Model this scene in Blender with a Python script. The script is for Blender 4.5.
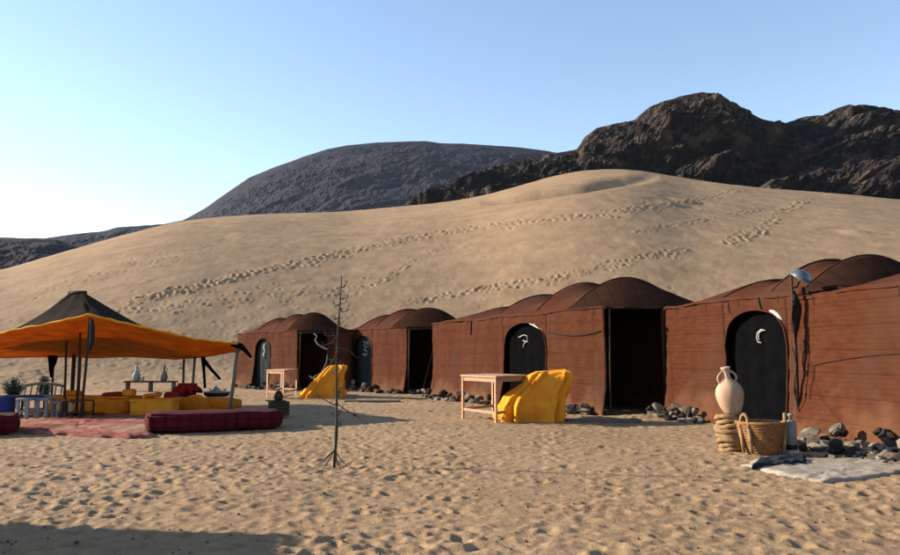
import bpy, bmesh, math, random
import numpy as np
from mathutils import Vector, Matrix
random.seed(7); RNG = np.random.RandomState(11)
PI = math.pi
for o in list(bpy.data.objects): bpy.data.objects.remove(o)
scn = bpy.context.scene
COL = scn.collection

# ------------------------------------------------------------------ camera
EYE = 1.1; F = 750.0; PITCH = math.atan(80.5 / F)
cam = bpy.data.cameras.new('camera'); cam.lens = 30.0; cam.sensor_width = 36.0
cam.clip_start = 0.05; cam.clip_end = 8000
camo = bpy.data.objects.new('camera', cam); COL.objects.link(camo)
camo.location = (0, 0, EYE); camo.rotation_euler = (PI / 2 + PITCH, 0, 0)
scn.camera = camo

# ------------------------------------------------------------------ sky + sun
SUN_EL = math.radians(21); SUN_AZ = math.radians(12)          # azimuth: this far behind the -X axis
sdir = Vector((-math.cos(SUN_EL) * math.cos(SUN_AZ), math.cos(SUN_EL) * math.sin(SUN_AZ), math.sin(SUN_EL)))
w = bpy.data.worlds.new("World"); scn.world = w; w.use_nodes = True
nt = w.node_tree; nt.nodes.clear()
sky = nt.nodes.new('ShaderNodeTexSky'); sky.sky_type = 'NISHITA'; sky.sun_disc = False
sky.sun_elevation = SUN_EL; sky.sun_rotation = math.atan2(sdir.x, sdir.y)
sky.air_density = 1.0; sky.dust_density = 0.0; sky.ozone_density = 0.0
bg = nt.nodes.new('ShaderNodeBackground'); bg.inputs[1].default_value = 0.102
wo = nt.nodes.new('ShaderNodeOutputWorld')
tint = nt.nodes.new('ShaderNodeMixRGB'); tint.blend_type = 'MULTIPLY'; tint.inputs[0].default_value = 1; tint.inputs[2].default_value = (.97, .985, 1.05, 1)
nt.links.new(sky.outputs[0], tint.inputs[1]); nt.links.new(tint.outputs[0], bg.inputs[0]); nt.links.new(bg.outputs[0], wo.inputs[0])
sl = bpy.data.lights.new('sun', 'SUN'); sl.energy = 5.0; sl.angle = math.radians(0.5); sl.color = (1.0, 0.87, 0.69)
so = bpy.data.objects.new('sun', sl); COL.objects.link(so)
so.rotation_euler = (-sdir).to_track_quat('-Z', 'Y').to_euler()
scn.view_settings.view_transform = 'Standard'; scn.view_settings.look = 'None'
scn.view_settings.exposure = 1.36; scn.view_settings.gamma = 1.0
scn.render.engine = 'CYCLES'

# ------------------------------------------------------------------ ray helpers (photo pixel -> place on the real ground)
def uv(px, py):
    xc = (px - 450) / F; yc = (277.5 - py) / F
    Y = math.cos(PITCH) - math.sin(PITCH) * yc; Z = math.sin(PITCH) + math.cos(PITCH) * yc
    return xc / Y, Z / Y
def at(px, py, d):
    u, v = uv(px, py); return Vector((u * d, d, EYE + v * d))
def G(px, py, z=0.0):
    u, v = uv(px, py); d = (z - EYE) / v; return Vector((u * d, d, z))
def U(px): return (px - 450) / F / 1.0057

# ------------------------------------------------------------------ numpy noise
_T = RNG.rand(256, 256)
def vnoise(x, y, seed=0):
    x = x + seed * 17.31; y = y + seed * 9.77
    xi = np.floor(x).astype(int); yi = np.floor(y).astype(int); fx = x - xi; fy = y - yi
    fx = fx * fx * (3 - 2 * fx); fy = fy * fy * (3 - 2 * fy)
    g = lambda a, b: _T[a & 255, b & 255]
    return ((g(xi, yi) * (1 - fx) + g(xi + 1, yi) * fx) * (1 - fy) + (g(xi, yi + 1) * (1 - fx) + g(xi + 1, yi + 1) * fx) * fy) * 2 - 1
def fbm(x, y, o=4, seed=0, gain=.5):
    s = 0; a = 1.0
    for i in range(o): s = s + a * vnoise(x * 2 ** i, y * 2 ** i, seed + i); a *= gain
    return s
def sn(x, y, seed=0): return float(vnoise(np.array([x]), np.array([y]), seed)[0])

# ------------------------------------------------------------------ materials
ALB = .62
def mat(name, col, col2=None, scale=8.0, rough=0.9, bump=0.0, bscale=40.0, dist=0.02, translucent=0.0, spec=0.2,
        stretch=(1, 1, 1), stripe=None, detail=6.0, col3=None, scale3=2.0, dust=False):
    m = bpy.data.materials.new(name); m.use_nodes = True; N = m.node_tree.nodes; L = m.node_tree.links
    b = N['Principled BSDF']; out = N['Material Output']
    b.inputs['Roughness'].default_value = rough; b.inputs['Specular IOR Level'].default_value = spec
    tc = N.new('ShaderNodeTexCoord'); mp = N.new('ShaderNodeMapping'); mp.inputs['Scale'].default_value = stretch
    L.new(tc.outputs['Object'], mp.inputs[0])
    if col2 is None: col2 = tuple(c * .72 for c in col)
    col = tuple(c * ALB for c in col); col2 = tuple(c * ALB for c in col2)
    if col3: col3 = tuple(c * ALB for c in col3)
    nz = N.new('ShaderNodeTexNoise'); nz.inputs['Scale'].default_value = scale; nz.inputs['Detail'].default_value = detail
    L.new(mp.outputs[0], nz.inputs['Vector'])
    cr = N.new('ShaderNodeValToRGB'); cr.color_ramp.elements[0].position = .33; cr.color_ramp.elements[1].position = .67
    cr.color_ramp.elements[0].color = (*col2, 1); cr.color_ramp.elements[1].color = (*col, 1)
    L.new(nz.outputs[0], cr.inputs[0]); c = cr.outputs[0]
    if col3 is not None:
        n3 = N.new('ShaderNodeTexNoise'); n3.inputs['Scale'].default_value = scale3; n3.inputs['Detail'].default_value = 5
        L.new(tc.outputs['Object'], n3.inputs['Vector'])
        r3 = N.new('ShaderNodeValToRGB'); r3.color_ramp.elements[0].position = .5; r3.color_ramp.elements[1].position = .68
        L.new(n3.outputs[0], r3.inputs[0])
        mx = N.new('ShaderNodeMixRGB'); L.new(r3.outputs[0], mx.inputs[0]); L.new(c, mx.inputs[1]); mx.inputs[2].default_value = (*col3, 1); c = mx.outputs[0]
    hgt = None
    if stripe:                                        # (axis, period, dark factor, width)
        sx = N.new('ShaderNodeSeparateXYZ'); L.new(tc.outputs['Object'], sx.inputs[0])
        tw = N.new('ShaderNodeTexNoise'); tw.inputs['Scale'].default_value = 1.3; L.new(tc.outputs['Object'], tw.inputs['Vector'])
        for (ax, per, dk, wd) in stripe:
            ad = N.new('ShaderNodeMath'); ad.operation = 'MULTIPLY_ADD'; L.new(tw.outputs[0], ad.inputs[0]); ad.inputs[1].default_value = min(per * .5, .06)
            L.new(sx.outputs['XYZ'.index(ax)], ad.inputs[2])
            md = N.new('ShaderNodeMath'); md.operation = 'PINGPONG'; L.new(ad.outputs[0], md.inputs[0]); md.inputs[1].default_value = per / 2
            rr = N.new('ShaderNodeMapRange'); L.new(md.outputs[0], rr.inputs[0]); rr.inputs[1].default_value = 0; rr.inputs[2].default_value = wd
            rr.inputs[3].default_value = dk; rr.inputs[4].default_value = 1
            mx = N.new('ShaderNodeMixRGB'); mx.blend_type = 'MULTIPLY'; mx.inputs[0].default_value = 1
            L.new(c, mx.inputs[1]); L.new(rr.outputs[0], mx.inputs[2]); c = mx.outputs[0]
    if dust:                                          # blown sand caught in the lowest hand of the cloth
        sx = N.new('ShaderNodeSeparateXYZ'); L.new(tc.outputs['Object'], sx.inputs[0]); dn = N.new('ShaderNodeTexNoise'); dn.inputs['Scale'].default_value = 2.2; dn.inputs['Detail'].default_value = 8
        L.new(tc.outputs['Object'], dn.inputs['Vector'])
        ma = N.new('ShaderNodeMath'); ma.operation = 'MULTIPLY_ADD'; L.new(dn.outputs[0], ma.inputs[0]); ma.inputs[1].default_value = -1.9; L.new(sx.outputs[2], ma.inputs[2])
        rr = N.new('ShaderNodeMapRange'); L.new(ma.outputs[0], rr.inputs[0]); rr.inputs[1].default_value = -.95; rr.inputs[2].default_value = -.45; rr.inputs[3].default_value = .28; rr.inputs[4].default_value = 0
        mx = N.new('ShaderNodeMixRGB'); L.new(rr.outputs[0], mx.inputs[0]); L.new(c, mx.inputs[1]); mx.inputs[2].default_value = (.20, .10, .05, 1); c = mx.outputs[0]
    L.new(c, b.inputs['Base Color'])
    if bump:
        n2 = N.new('ShaderNodeTexNoise'); n2.inputs['Scale'].default_value = bscale; n2.inputs['Detail'].default_value = 6
        L.new(mp.outputs[0], n2.inputs['Vector'])
        bp = N.new('ShaderNodeBump'); bp.inputs['Strength'].default_value = bump; bp.inputs['Distance'].default_value = dist
        L.new(n2.outputs[0], bp.inputs['Height']); L.new(bp.outputs[0], b.inputs['Normal'])
    if translucent:
        t = N.new('ShaderNodeBsdfTranslucent'); L.new(c, t.inputs[0]); ms = N.new('ShaderNodeMixShader'); ms.inputs[0].default_value = translucent
        L.new(b.outputs[0], ms.inputs[1]); L.new(t.outputs[0], ms.inputs[2]); L.new(ms.outputs[0], out.inputs[0])
    return m
M = {}
M['wool'] = mat('brown_wool_cloth', (.112, .037, .0175), (.080, .026, .013), 5.5, .95, .5, 70, .012, 0, .05, (1, 1, 3),
                [('Z', .31, .66, .012), ('X', 1.1, .75, .015), ('Z', .062, .89, .022)], 10, (.092, .040, .024), .9, dust=True)
M['wool_dark'] = mat('weathered_dark_wool_cloth', (.105, .032, .017), (.066, .022, .013), 2.5, .95, .3, 50, .01, 0, .08, (1, 1, 1), [('X', .36, .7, .02)])
M['black_cloth'] = mat('black_door_cloth', (.006, .006, .007), (.004, .004, .005), 6, 1, .2, 40, .01, 0, .0)
M['grey_cloth'] = mat('slate_grey_door_cloth', (.036, .044, .052), (.024, .030, .036), 6, 1, .2, 40, .01, 0, .05)
M['flap'] = mat('shade_darkened_wool_cloth', (.048, .023, .016), (.034, .017, .013), 3, 1, .3, 50, .01, 0, .0, (1, 1, 3), [('X', .25, .7, .02)])  # front roof caps: tent wool darkened so its colour carries their shade
M['white_cloth'] = mat('white_cloth', (.62, .60, .56), (.45, .43, .40), 12, .9, .2, 60)
M['yellow'] = mat('yellow_cotton_cloth', (1.22, .52, .05), (1.08, .38, .028), 5, .9, .7, 14, .03, .15, .05)
M['orange'] = mat('orange_canopy_cloth', (1.15, .43, .045), (.80, .26, .03), 3, .9, .5, 16, .03, .4, .1, (1, 1, 1), [('X', .55, .82, .02)])
M['rim'] = mat('yellow_canopy_rim', (1.1, .48, .03), (.9, .35, .02), 5, .85, .2, 25, .02, .1)
M['tent_black'] = mat('black_goat_hair_cloth', (.034, .021, .016), (.020, .013, .010), 3, 1, .4, 60, .01, 0, .05, (1, 1, 4), [('X', .3, .7, .02)])
M['pinkwood'] = mat('pinkish_bare_wood', (.55, .33, .20), (.40, .22, .13), 7, .75, .25, 30, .005, 0, .3, (1, 1, 8))
M['darkwood'] = mat('dark_weathered_wood', (.085, .047, .027), (.04, .025, .016), 9, .85, .3, 30, .005, 0, .2, (1, 1, 6))
M['greywood'] = mat('grey_weathered_wood', (.26, .22, .18), (.16, .13, .10), 9, .85, .3, 30, .005, 0, .2, (1, 1, 6))
M['twig'] = mat('dry_grey_bark', (.085, .075, .055), (.045, .04, .032), 20, .9, .4, 60, .004)
M['red'] = mat('dark_red_woven_wool', (.14, .012, .020), (.085, .008, .014), 12, .95, .3, 70, .01, 0, .1, (1, 1, 1), [('X', .16, .55, .03), ('Z', .1, .6, .02)])
M['red_bright'] = mat('bright_red_cloth', (.42, .018, .016), (.28, .01, .012), 8, .85, .3, 40)
M['amber'] = mat('amber_orange_cloth', (.85, .27, .016), (.65, .18, .010), 6, .85, .25, 30, .02, 0, .1)
M['bluecloth'] = mat('deep_blue_cloth', (.016, .045, .26), (.01, .03, .18), 6, .7, .2, 30, .01, 0, .3)
M['greyfab'] = mat('pale_grey_paint', (.34, .37, .38), (.24, .26, .27), 8, .7, .2, 40)
M['clay'] = mat('pale_clay', (.60, .42, .30), (.48, .31, .21), 5, .9, .25, 25, .006, 0, .15, (1, 1, 1), None, 6, (.66, .52, .40), 4)
M['straw'] = mat('plaited_straw', (.42, .22, .085), (.26, .12, .045), 24, .85, .7, 60, .012, 0, .2, (1, 1, 3))
M['rope'] = mat('pale_twisted_rope', (.42, .27, .13), (.26, .16, .075), 18, .95, .6, 70, .01)
M['ropedark'] = mat('dark_rope', (.035, .024, .02), (.02, .015, .012), 20, .95)
M['stone_pale'] = mat('pale_limestone', (.42, .36, .29), (.24, .20, .16), 5, .95, .7, 14, .04, 0, .1)
M['stone_dark'] = mat('dark_basalt_stone', (.075, .060, .052), (.035, .029, .027), 5, .95, .7, 14, .04, 0, .1)
M['stone_mid'] = mat('brown_desert_stone', (.20, .15, .11), (.10, .075, .058), 5, .95, .7, 14, .04, 0, .1)
M['steel'] = mat('dull_steel', (.30, .32, .34), (.2, .21, .22), 10, .4, .1, 30, .005, 0, .6)
M['blacksteel'] = mat('blackened_metal', (.018, .018, .02), (.01, .01, .012), 10, .5, .1, 30)
M['brass'] = mat('worn_brass', (.45, .30, .10), (.3, .19, .06), 14, .35, .1, 30, .005, 0, .7)
M['olive'] = mat('olive_painted_wood', (.075, .072, .035), (.045, .042, .022), 8, .85, .3, 30)
M['rug_pink'] = mat('faded_red_rug_wool', (.50, .19, .14), (.22, .055, .05), 3, .95, .5, 60, .01, 0, .05, (1, 1, 1), [('X', .33, .6, .05)], 6, (.42, .29, .19), 1.2)
M['fleece'] = mat('dirty_white_fleece', (.50, .44, .36), (.33, .28, .225), 9, .98, .4, 40, .01, 0, .05, (1, 1, 1), None, 8, (.40, .33, .25), 3.5)
M['leaf'] = mat('dusty_green_leaves', (.05, .066, .045), (.03, .042, .03), 10, .8)
M['solar'] = mat('blue_grey_enamel', (.10, .13, .17), (.07, .09, .12), 10, .35, .05, 30, .005, 0, .6)

def sand_mat():
    m = bpy.data.materials.new('desert_sand'); m.use_nodes = True; N = m.node_tree.nodes; L = m.node_tree.links
    b = N['Principled BSDF']; b.inputs['Roughness'].default_value = .95; b.inputs['Specular IOR Level'].default_value = .1
    tc = N.new('ShaderNodeTexCoord')
    def noise(sc, det=6, src=None, ro=.55):
        n = N.new('ShaderNodeTexNoise'); n.inputs['Scale'].default_value = sc; n.inputs['Detail'].default_value = det; n.inputs['Roughness'].default_value = ro
        L.new((src or tc.outputs['Object']), n.inputs['Vector']); return n
    n1 = noise(.35, 8); n2 = noise(7, 8)
    r1 = N.new('ShaderNodeValToRGB'); r1.color_ramp.elements[0].color = (.235, .156, .088, 1); r1.color_ramp.elements[1].color = (.320, .216, .126, 1)
    r1.color_ramp.elements[0].position = .3; r1.color_ramp.elements[1].position = .7
    L.new(n1.outputs[0], r1.inputs[0])
    r2 = N.new('ShaderNodeValToRGB'); r2.color_ramp.elements[0].color = (.80, .78, .76, 1); r2.color_ramp.elements[1].color = (1, 1, 1, 1)
    r2.color_ramp.elements[0].position = .35; r2.color_ramp.elements[1].position = .6
    L.new(n2.outputs[0], r2.inputs[0])
    mx = N.new('ShaderNodeMixRGB'); mx.blend_type = 'MULTIPLY'; mx.inputs[0].default_value = 1
    L.new(r1.outputs[0], mx.inputs[1]); L.new(r2.outputs[0], mx.inputs[2])
    # small dark pebbles and grit
    vo = N.new('ShaderNodeTexVoronoi'); vo.inputs['Scale'].default_value = 9; L.new(tc.outputs['Object'], vo.inputs['Vector'])
    mr = N.new('ShaderNodeMapRange'); L.new(vo.outputs['Distance'], mr.inputs[0]); mr.inputs[1].default_value = .10; mr.inputs[2].default_value = .16; mr.inputs[3].default_value = .55; mr.inputs[4].default_value = 0
    n4 = noise(1.6, 3); mg = N.new('ShaderNodeMapRange'); L.new(n4.outputs[0], mg.inputs[0]); mg.inputs[1].default_value = .5; mg.inputs[2].default_value = .62
    mm = N.new('ShaderNodeMath'); mm.operation = 'MULTIPLY'; L.new(mr.outputs[0], mm.inputs[0]); L.new(mg.outputs[0], mm.inputs[1])
    mp_ = N.new('ShaderNodeMixRGB'); L.new(mm.outputs[0], mp_.inputs[0]); L.new(mx.outputs[0], mp_.inputs[1]); mp_.inputs[2].default_value = (.10, .065, .042, 1)
    L.new(mp_.outputs[0], b.inputs['Base Color'])
    n3 = noise(5.5, 9, None, .66); b1 = N.new('ShaderNodeBump'); b1.inputs['Strength'].default_value = .5; b1.inputs['Distance'].default_value = .045
    L.new(n3.outputs[0], b1.inputs['Height'])
    n5 = noise(26, 8, None, .7); b2 = N.new('ShaderNodeBump'); b2.inputs['Strength'].default_value = .7; b2.inputs['Distance'].default_value = .018
    L.new(n5.outputs[0], b2.inputs['Height']); L.new(b1.outputs[0], b2.inputs['Normal']); L.new(b2.outputs[0], b.inputs['Normal'])
    return m
M['sand'] = sand_mat()
def rock_mat(name, c1, c2, c3, sc):
    m = mat(name, c1, c2, sc, .97, 1.0, sc * 3, 2.2, 0, .05, (1, 1, 1), None, 12, c3, sc * .35); return m
M['rock_near'] = rock_mat('dark_basalt_slope', (.052, .043, .040), (.018, .016, .017), (.15, .115, .085), .30)
M['rock_mid'] = rock_mat('blue_brown_far_slope', (.052, .052, .068), (.034, .035, .048), (.062, .060, .070), .05)
M['rock_left'] = rock_mat('dark_far_ridge', (.055, .050, .055), (.03, .028, .032), (.08, .07, .07), .05)

# ------------------------------------------------------------------ object helpers
ORG = {}
def mesh_from(name, V, Fc, m, smooth=False):
    me = bpy.data.meshes.new(name); me.from_pydata([tuple(v) for v in V], [], Fc); me.materials.append(m)
    me.update()
    if smooth: me.polygons.foreach_set('use_smooth', [True] * len(me.polygons))
    return me
def tag(o, label=None, cat=None, group=None, kind=None):
    if label: o['label'] = label
    if cat: o['category'] = cat
    if group: o['group'] = group
    if kind: o['kind'] = kind
    return o
def thing(name, loc, label, cat, group=None):
    o = bpy.data.objects.new(name, None); COL.objects.link(o); o.location = loc; o.empty_display_size = .1
    ORG[o] = Vector(loc); return tag(o, label, cat, group)
def part(name, geo, m, parent, smooth=False, label=None):
    V, Fc = geo; og = ORG[parent]
    V = [Vector(v) - og for v in V]
    o = bpy.data.objects.new(name, mesh_from(name, V, Fc, m, smooth)); COL.objects.link(o); o.parent = parent
    ORG[o] = og
    if label: o['label'] = label
    return o
def solo(name, geo, m, label, cat, group=None, smooth=False, kind=None):
    V, Fc = geo; V = [Vector(v) for v in V]
    mn = Vector((sum(v.x for v in V) / len(V), sum(v.y for v in V) / len(V), min(v.z for v in V)))
    o = bpy.data.objects.new(name, mesh_from(name, [v - mn for v in V], Fc, m, smooth)); COL.objects.link(o); o.location = mn
    ORG[o] = mn
    return tag(o, label, cat, group, kind)
def join(*gs):
    V = []; Fc = []
    for v, f in gs:
        n = len(V); V += list(v); Fc += [tuple(i + n for i in q) for q in f]
    return V, Fc
def xf(g, loc=(0, 0, 0), rz=0, rx=0, ry=0, s=(1, 1, 1)):
    R = Matrix.Translation(Vector(loc)) @ Matrix.Rotation(rz, 4, 'Z') @ Matrix.Rotation(ry, 4, 'Y') @ Matrix.Rotation(rx, 4, 'X') @ Matrix.Diagonal((*s, 1))
    return [R @ Vector(v) for v in g[0]], g[1]
def bm_out(bm):
    V = [v.co.copy() for v in bm.verts]; bm.verts.index_update(); Fc = [tuple(v.index for v in f.verts) for f in bm.faces]; bm.free(); return V, Fc
def rbox(sx, sy, sz, bev=.02, seg=2, sub=0, puff=0, nz=0, seed=0):
    """box with its base centre at the origin"""
    bm = bmesh.new(); bmesh.ops.create_cube(bm, size=1)
    for v in bm.verts: v.co = Vector((v.co.x * sx, v.co.y * sy, (v.co.z + .5) * sz))
    if sub:
        bmesh.ops.subdivide_edges(bm, edges=bm.edges[:], cuts=sub, use_grid_fill=True)
        for v in bm.verts:
            c = v.co; x, y, z = c.x / (sx / 2), c.y / (sy / 2), (c.z - sz / 2) / (sz / 2)
            fx = math.sqrt(max(0, 1 - y * y / 2 - z * z / 2 + y * y * z * z / 3)); fy = math.sqrt(max(0, 1 - x * x / 2 - z * z / 2 + x * x * z * z / 3)); fz = math.sqrt(max(0, 1 - x * x / 2 - y * y / 2 + x * x * y * y / 3))
            q = Vector((x * fx * sx / 2, y * fy * sy / 2, z * fz * sz / 2 + sz / 2))
            v.co = c.lerp(q, puff) + Vector((sn(c.x * 4, c.z * 4 + c.y, seed), sn(c.y * 4, c.x * 3, seed + 2), sn(c.x * 5, c.y * 5, seed + 4))) * nz
        mnz = min(v.co.z for v in bm.verts)
        for v in bm.verts: v.co.z -= mnz
    elif bev: bmesh.ops.bevel(bm, geom=bm.edges[:], offset=bev, segments=seg, affect='EDGES', profile=.5)
    return bm_out(bm)
def tube(pts, r, n=7, cap=True):
    pts = [Vector(p) for p in pts]; k = len(pts); rs = r if isinstance(r, (list, tuple)) else [r] * k
    V = []; Fc = []; prev = None
    for i, p in enumerate(pts):
        t = (pts[min(i + 1, k - 1)] - pts[max(i - 1, 0)]).normalized()
        if prev is None: a = t.orthogonal().normalized()
        else: a = (prev - t * prev.dot(t)); a = a.normalized() if a.length > 1e-6 else t.orthogonal().normalized()
        prev = a; b = t.cross(a)
        for j in range(n):
            an = 2 * PI * j / n; V.append(p + (a * math.cos(an) + b * math.sin(an)) * rs[i])
    for i in range(k - 1):
        for j in range(n):
            j2 = (j + 1) % n; Fc.append((i * n + j, i * n + j2, (i + 1) * n + j2, (i + 1) * n + j))
    if cap: Fc.append(tuple(range(n))[::-1]); Fc.append(tuple((k - 1) * n + j for j in range(n)))
    return V, Fc
def lathe(prof, n=24, loc=(0, 0, 0), wob=0):
    V = []; Fc = []; k = len(prof)
    for (r, z) in prof:
        for j in range(n):
            a = 2 * PI * j / n; rr = r * (1 + wob * sn(3 * math.cos(a) + z * 5, 3 * math.sin(a))); V.append(Vector((loc[0] + rr * math.cos(a), loc[1] + rr * math.sin(a), loc[2] + z)))
    for i in range(k - 1):
        for j in range(n):
            j2 = (j + 1) % n; Fc.append((i * n + j, i * n + j2, (i + 1) * n + j2, (i + 1) * n + j))
    Fc.append(tuple(range(n))[::-1]); Fc.append(tuple((k - 1) * n + j for j in range(n)))
    return V, Fc
def grid(P):
    """P[i][j] -> quad sheet"""
    a = len(P); b = len(P[0]); V = [p for row in P for p in row]
    return V, [(i * b + j, i * b + j + 1, (i + 1) * b + j + 1, (i + 1) * b + j) for i in range(a - 1) for j in range(b - 1)]
def solid(P, off):
    """a sheet with thickness: second side offset by vector off"""
    a = len(P); b = len(P[0]); V1, F1 = grid(P); V2 = [Vector(v) + off for v in V1]; n = len(V1)
    Fc = F1 + [tuple(i + n for i in q[::-1]) for q in F1]
    loop = [j for j in range(b)] + [i * b + b - 1 for i in range(1, a)] + [(a - 1) * b + j for j in range(b - 2, -1, -1)] + [i * b for i in range(a - 2, 0, -1)]
    for q in range(len(loop)):
        x, y = loop[q], loop[(q + 1) % len(loop)]; Fc.append((y, x, x + n, y + n))
    return V1 + V2, Fc

# ================================================================== TERRAIN
def interp(x, pts):
    xs = [p[0] for p in pts]; ys = [p[1] for p in pts]; return np.interp(x, xs, ys)
def vrow(px, py):
    xc = (px - 450) / F; yc = (277.5 - py) / F
    return (math.sin(PITCH) + math.cos(PITCH) * yc) / (math.cos(PITCH) - math.sin(PITCH) * yc)
# columns are directions round the camera: dense where the picture looks, coarse elsewhere
az_in = np.arctan((np.arange(-130, 1031, 1.3) - 450) / F)
az_out = np.linspace(az_in[-1], az_in[0] + 2 * PI, 70)[1:-1]
AZ = np.concatenate([az_in, az_out]); NA = len(AZ); NI = len(az_in)
PXA = np.clip(450 + F * np.tan(np.clip(np.where(AZ > PI, AZ - 2 * PI, AZ), -1.2, 1.2)), -700, 1600)
RR = np.concatenate([np.geomspace(.4, 3.9, 24), np.geomspace(4.0, 33, 470), np.geomspace(33.3, 190, 400), np.geomspace(200, 1250, 22)])
IG = 24 + 470                                                 # rows of the flat camp ground
A2, R2 = np.meshgrid(AZ, RR, indexing='ij'); X2 = R2 * np.sin(A2); Y2 = R2 * np.cos(A2)
CREST = [(-700, 330), (-300, 300), (-130, 290), (0, 270), (60, 252), (130, 232), (180, 220.5), (215, 217), (260, 214), (340, 212), (400, 206.5), (440, 203), (480, 197), (520, 186), (555, 176), (590, 169.5), (635, 169), (700, 180), (760, 187.5), (850, 194), (900, 199), (1000, 208), (1300, 260), (1600, 320)]
CD = [(-700, 60), (-130, 68), (0, 78), (130, 100), (260, 122), (480, 150), (600, 168), (900, 165), (1600, 120)]
D0 = 31.0
pxc = PXA
def smooth(a, sg=16):
    kx = np.arange(-3 * sg, 3 * sg + 1); kk_ = np.exp(-kx ** 2 / 2 / sg ** 2); kk_ /= kk_.sum()
    out_ = a.copy(); out_[:NI] = np.convolve(np.concatenate([np.full(3 * sg, a[0]), a[:NI], np.full(3 * sg, a[NI - 1])]), kk_, 'valid'); return out_
vt = vrow(pxc, smooth(interp(pxc, CREST), 8)); Rc = smooth(interp(pxc, CD), 40) / np.maximum(np.cos(np.clip(np.where(AZ > PI, AZ - 2 * PI, AZ), -1.2, 1.2)), .35)
cosa = np.cos(np.clip(np.where(AZ > PI, AZ - 2 * PI, AZ), -1.2, 1.2))
front = np.clip((1.15 - np.abs(np.where(AZ > PI, AZ - 2 * PI, AZ))) / .35, 0, 1)      # the dune lies ahead only
t = (R2 - D0) / (Rc[:, None] - D0)
def S(t):
    ts = np.linspace(0, 1, 600); q = np.clip(ts / .13, 0, 1); sl_ = q * q * (3 - 2 * q) * (1 - .62 * ts ** 3) * (1.06 - .12 * ts)
    cs = np.cumsum(sl_); cs = (cs - cs[0]) / (cs[-1] - cs[0]); return np.interp(np.clip(t, 0, 1), ts, cs)
s_front = S(t)
und = 1 + .035 * fbm(X2 / 30, Y2 / 30, 3, 5) * np.clip(t, 0, 1) * np.clip(1.6 - t, 0, 1)
# shallow gully under the second crest
shape = s_front * und
vis = np.where((t > .12) & (t <= 1), shape, np.nan)
with np.errstate(all='ignore'):
    k = np.nanmin((vt[:, None] * R2 * cosa[:, None] + EYE) / np.maximum(vis, 1e-3), axis=1)
k = np.where(np.isfinite(k), k, 0) * front
k = smooth(np.maximum(k, 0), 7)
back = np.clip(1 - (t - 1) * .9, 0.0, 1); back = back * back
Z2 = k[:, None] * np.where(t > 1, back * und, shape)
# second crest: a low wind-cut step that runs up to the top right of the dune
def image_xy(A, R, Z):
    X = R * np.sin(A); Y = R * np.cos(A); dz = Z - EYE
    yc_ = Y * math.cos(PITCH) + dz * math.sin(PITCH); zc = -Y * math.sin(PITCH) + dz * math.cos(PITCH)
    return 450 + F * X / yc_, 277.5 - F * zc / yc_
PXs, PYs = image_xy(A2, R2, Z2)
act = (R2 > 60) & (t <= 1.0) & (PXs > 440) & (PXs < 760)
line = 203 - (PXs - 480) * .155 + np.clip(PXs - 620, 0, 200) * .06
dl = PYs - line
Z2 -= np.where(act, np.exp(-(dl / 3.2) ** 2) * 2.1 * np.clip((PXs - 480) / 60, 0, 1) * np.clip((660 - PXs) / 70, 0, 1) * np.clip((190 - R2 - 25) / 20, 0, 1), 0)
# slow swells of the camp ground
flat = np.clip(1 - t / .05, 0, 1)
Z2 += .035 * fbm(X2 / 3.1, Y2 / 3.1, 2, 9) * np.clip((R2 - 2) / 3, 0, 1) * np.clip((60 - R2) / 20, .0, 1)
tram = np.clip(1.1 - (R2 - 30) / 60, .35, 1) * (R2 < 200)
Z2[:NI] += (.0045 * fbm(X2 / .16, Y2 / .12, 3, 21, .6) * tram)[:NI]
Z2[:NI] += np.where((R2 > 34) & (R2 < 190), .028 * fbm(X2 / 1.1, Y2 / 1.6, 3, 31, .6), 0)[:NI]
for (qx, qy, rr_, hh_) in ((4.72, 10.2, .30, .06), (4.95, 9.5, .3, .06), (5.2, 8.8, .3, .06), (3.6, 14.3, .4, .05)):
    Z2 += hh_ * np.exp(-((X2 - qx) ** 2 + (Y2 - qy) ** 2) / rr_ ** 2)
def dent(x, y, rx, ry, depth, ang=0.0):
    r = math.hypot(x, y); a = math.atan2(x, y); m = max(rx, ry) * 2.0
    i0, i1 = np.searchsorted(az_in, [a - m / r, a + m / r]); j0, j1 = np.searchsorted(RR, [r - m, r + m])
    if i1 <= i0 or j1 <= j0: return
    xx = X2[i0:i1, j0:j1] - x; yy = Y2[i0:i1, j0:j1] - y; ca, sa = math.cos(ang), math.sin(ang)
    q = ((xx * ca + yy * sa) / rx) ** 2 + ((-xx * sa + yy * ca) / ry) ** 2
    Z2[i0:i1, j0:j1] += depth * (-np.exp(-q) + .55 * np.exp(-(np.sqrt(q) - 1.5) ** 2 * 4))
R_ = random.Random(3)
for i in range(22000):                                         # trodden sand of the camp
    r = math.exp(R_.uniform(math.log(3.9), math.log(34))); a = R_.uniform(az_in[0], az_in[-1]); x, y = r * math.sin(a), r * math.cos(a)
    dens = .35 + .65 * (sn(x / 2.7, y / 2.7, 40) > -.25)
    if x > .2 and r < 14: dens *= .4
    if R_.random() > dens: continue
    sz = R_.uniform(.028, .066) * (1 + max(0, r - 12) / 28); dent(x, y, sz * R_.uniform(.8, 1.2), sz * R_.uniform(.8, 1.8), sz * R_.uniform(.08, .24) * min(1, r / 7), R_.uniform(0, PI))
PXs, PYs = image_xy(A2[:NI], R2[:NI], Z2[:NI]); AZp = PXs[:, IG + 5]
def dune_at(px, py):
    a = math.atan(U(px)); i = int(np.clip(np.searchsorted(az_in, a), 0, NI - 1)); jj = np.where(PYs[i, IG:IG + 395] < py)[0]
    if len(jj) == 0: return None
    r = RR[IG + jj[0]]; return r * math.sin(a), r * math.cos(a), r
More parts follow.
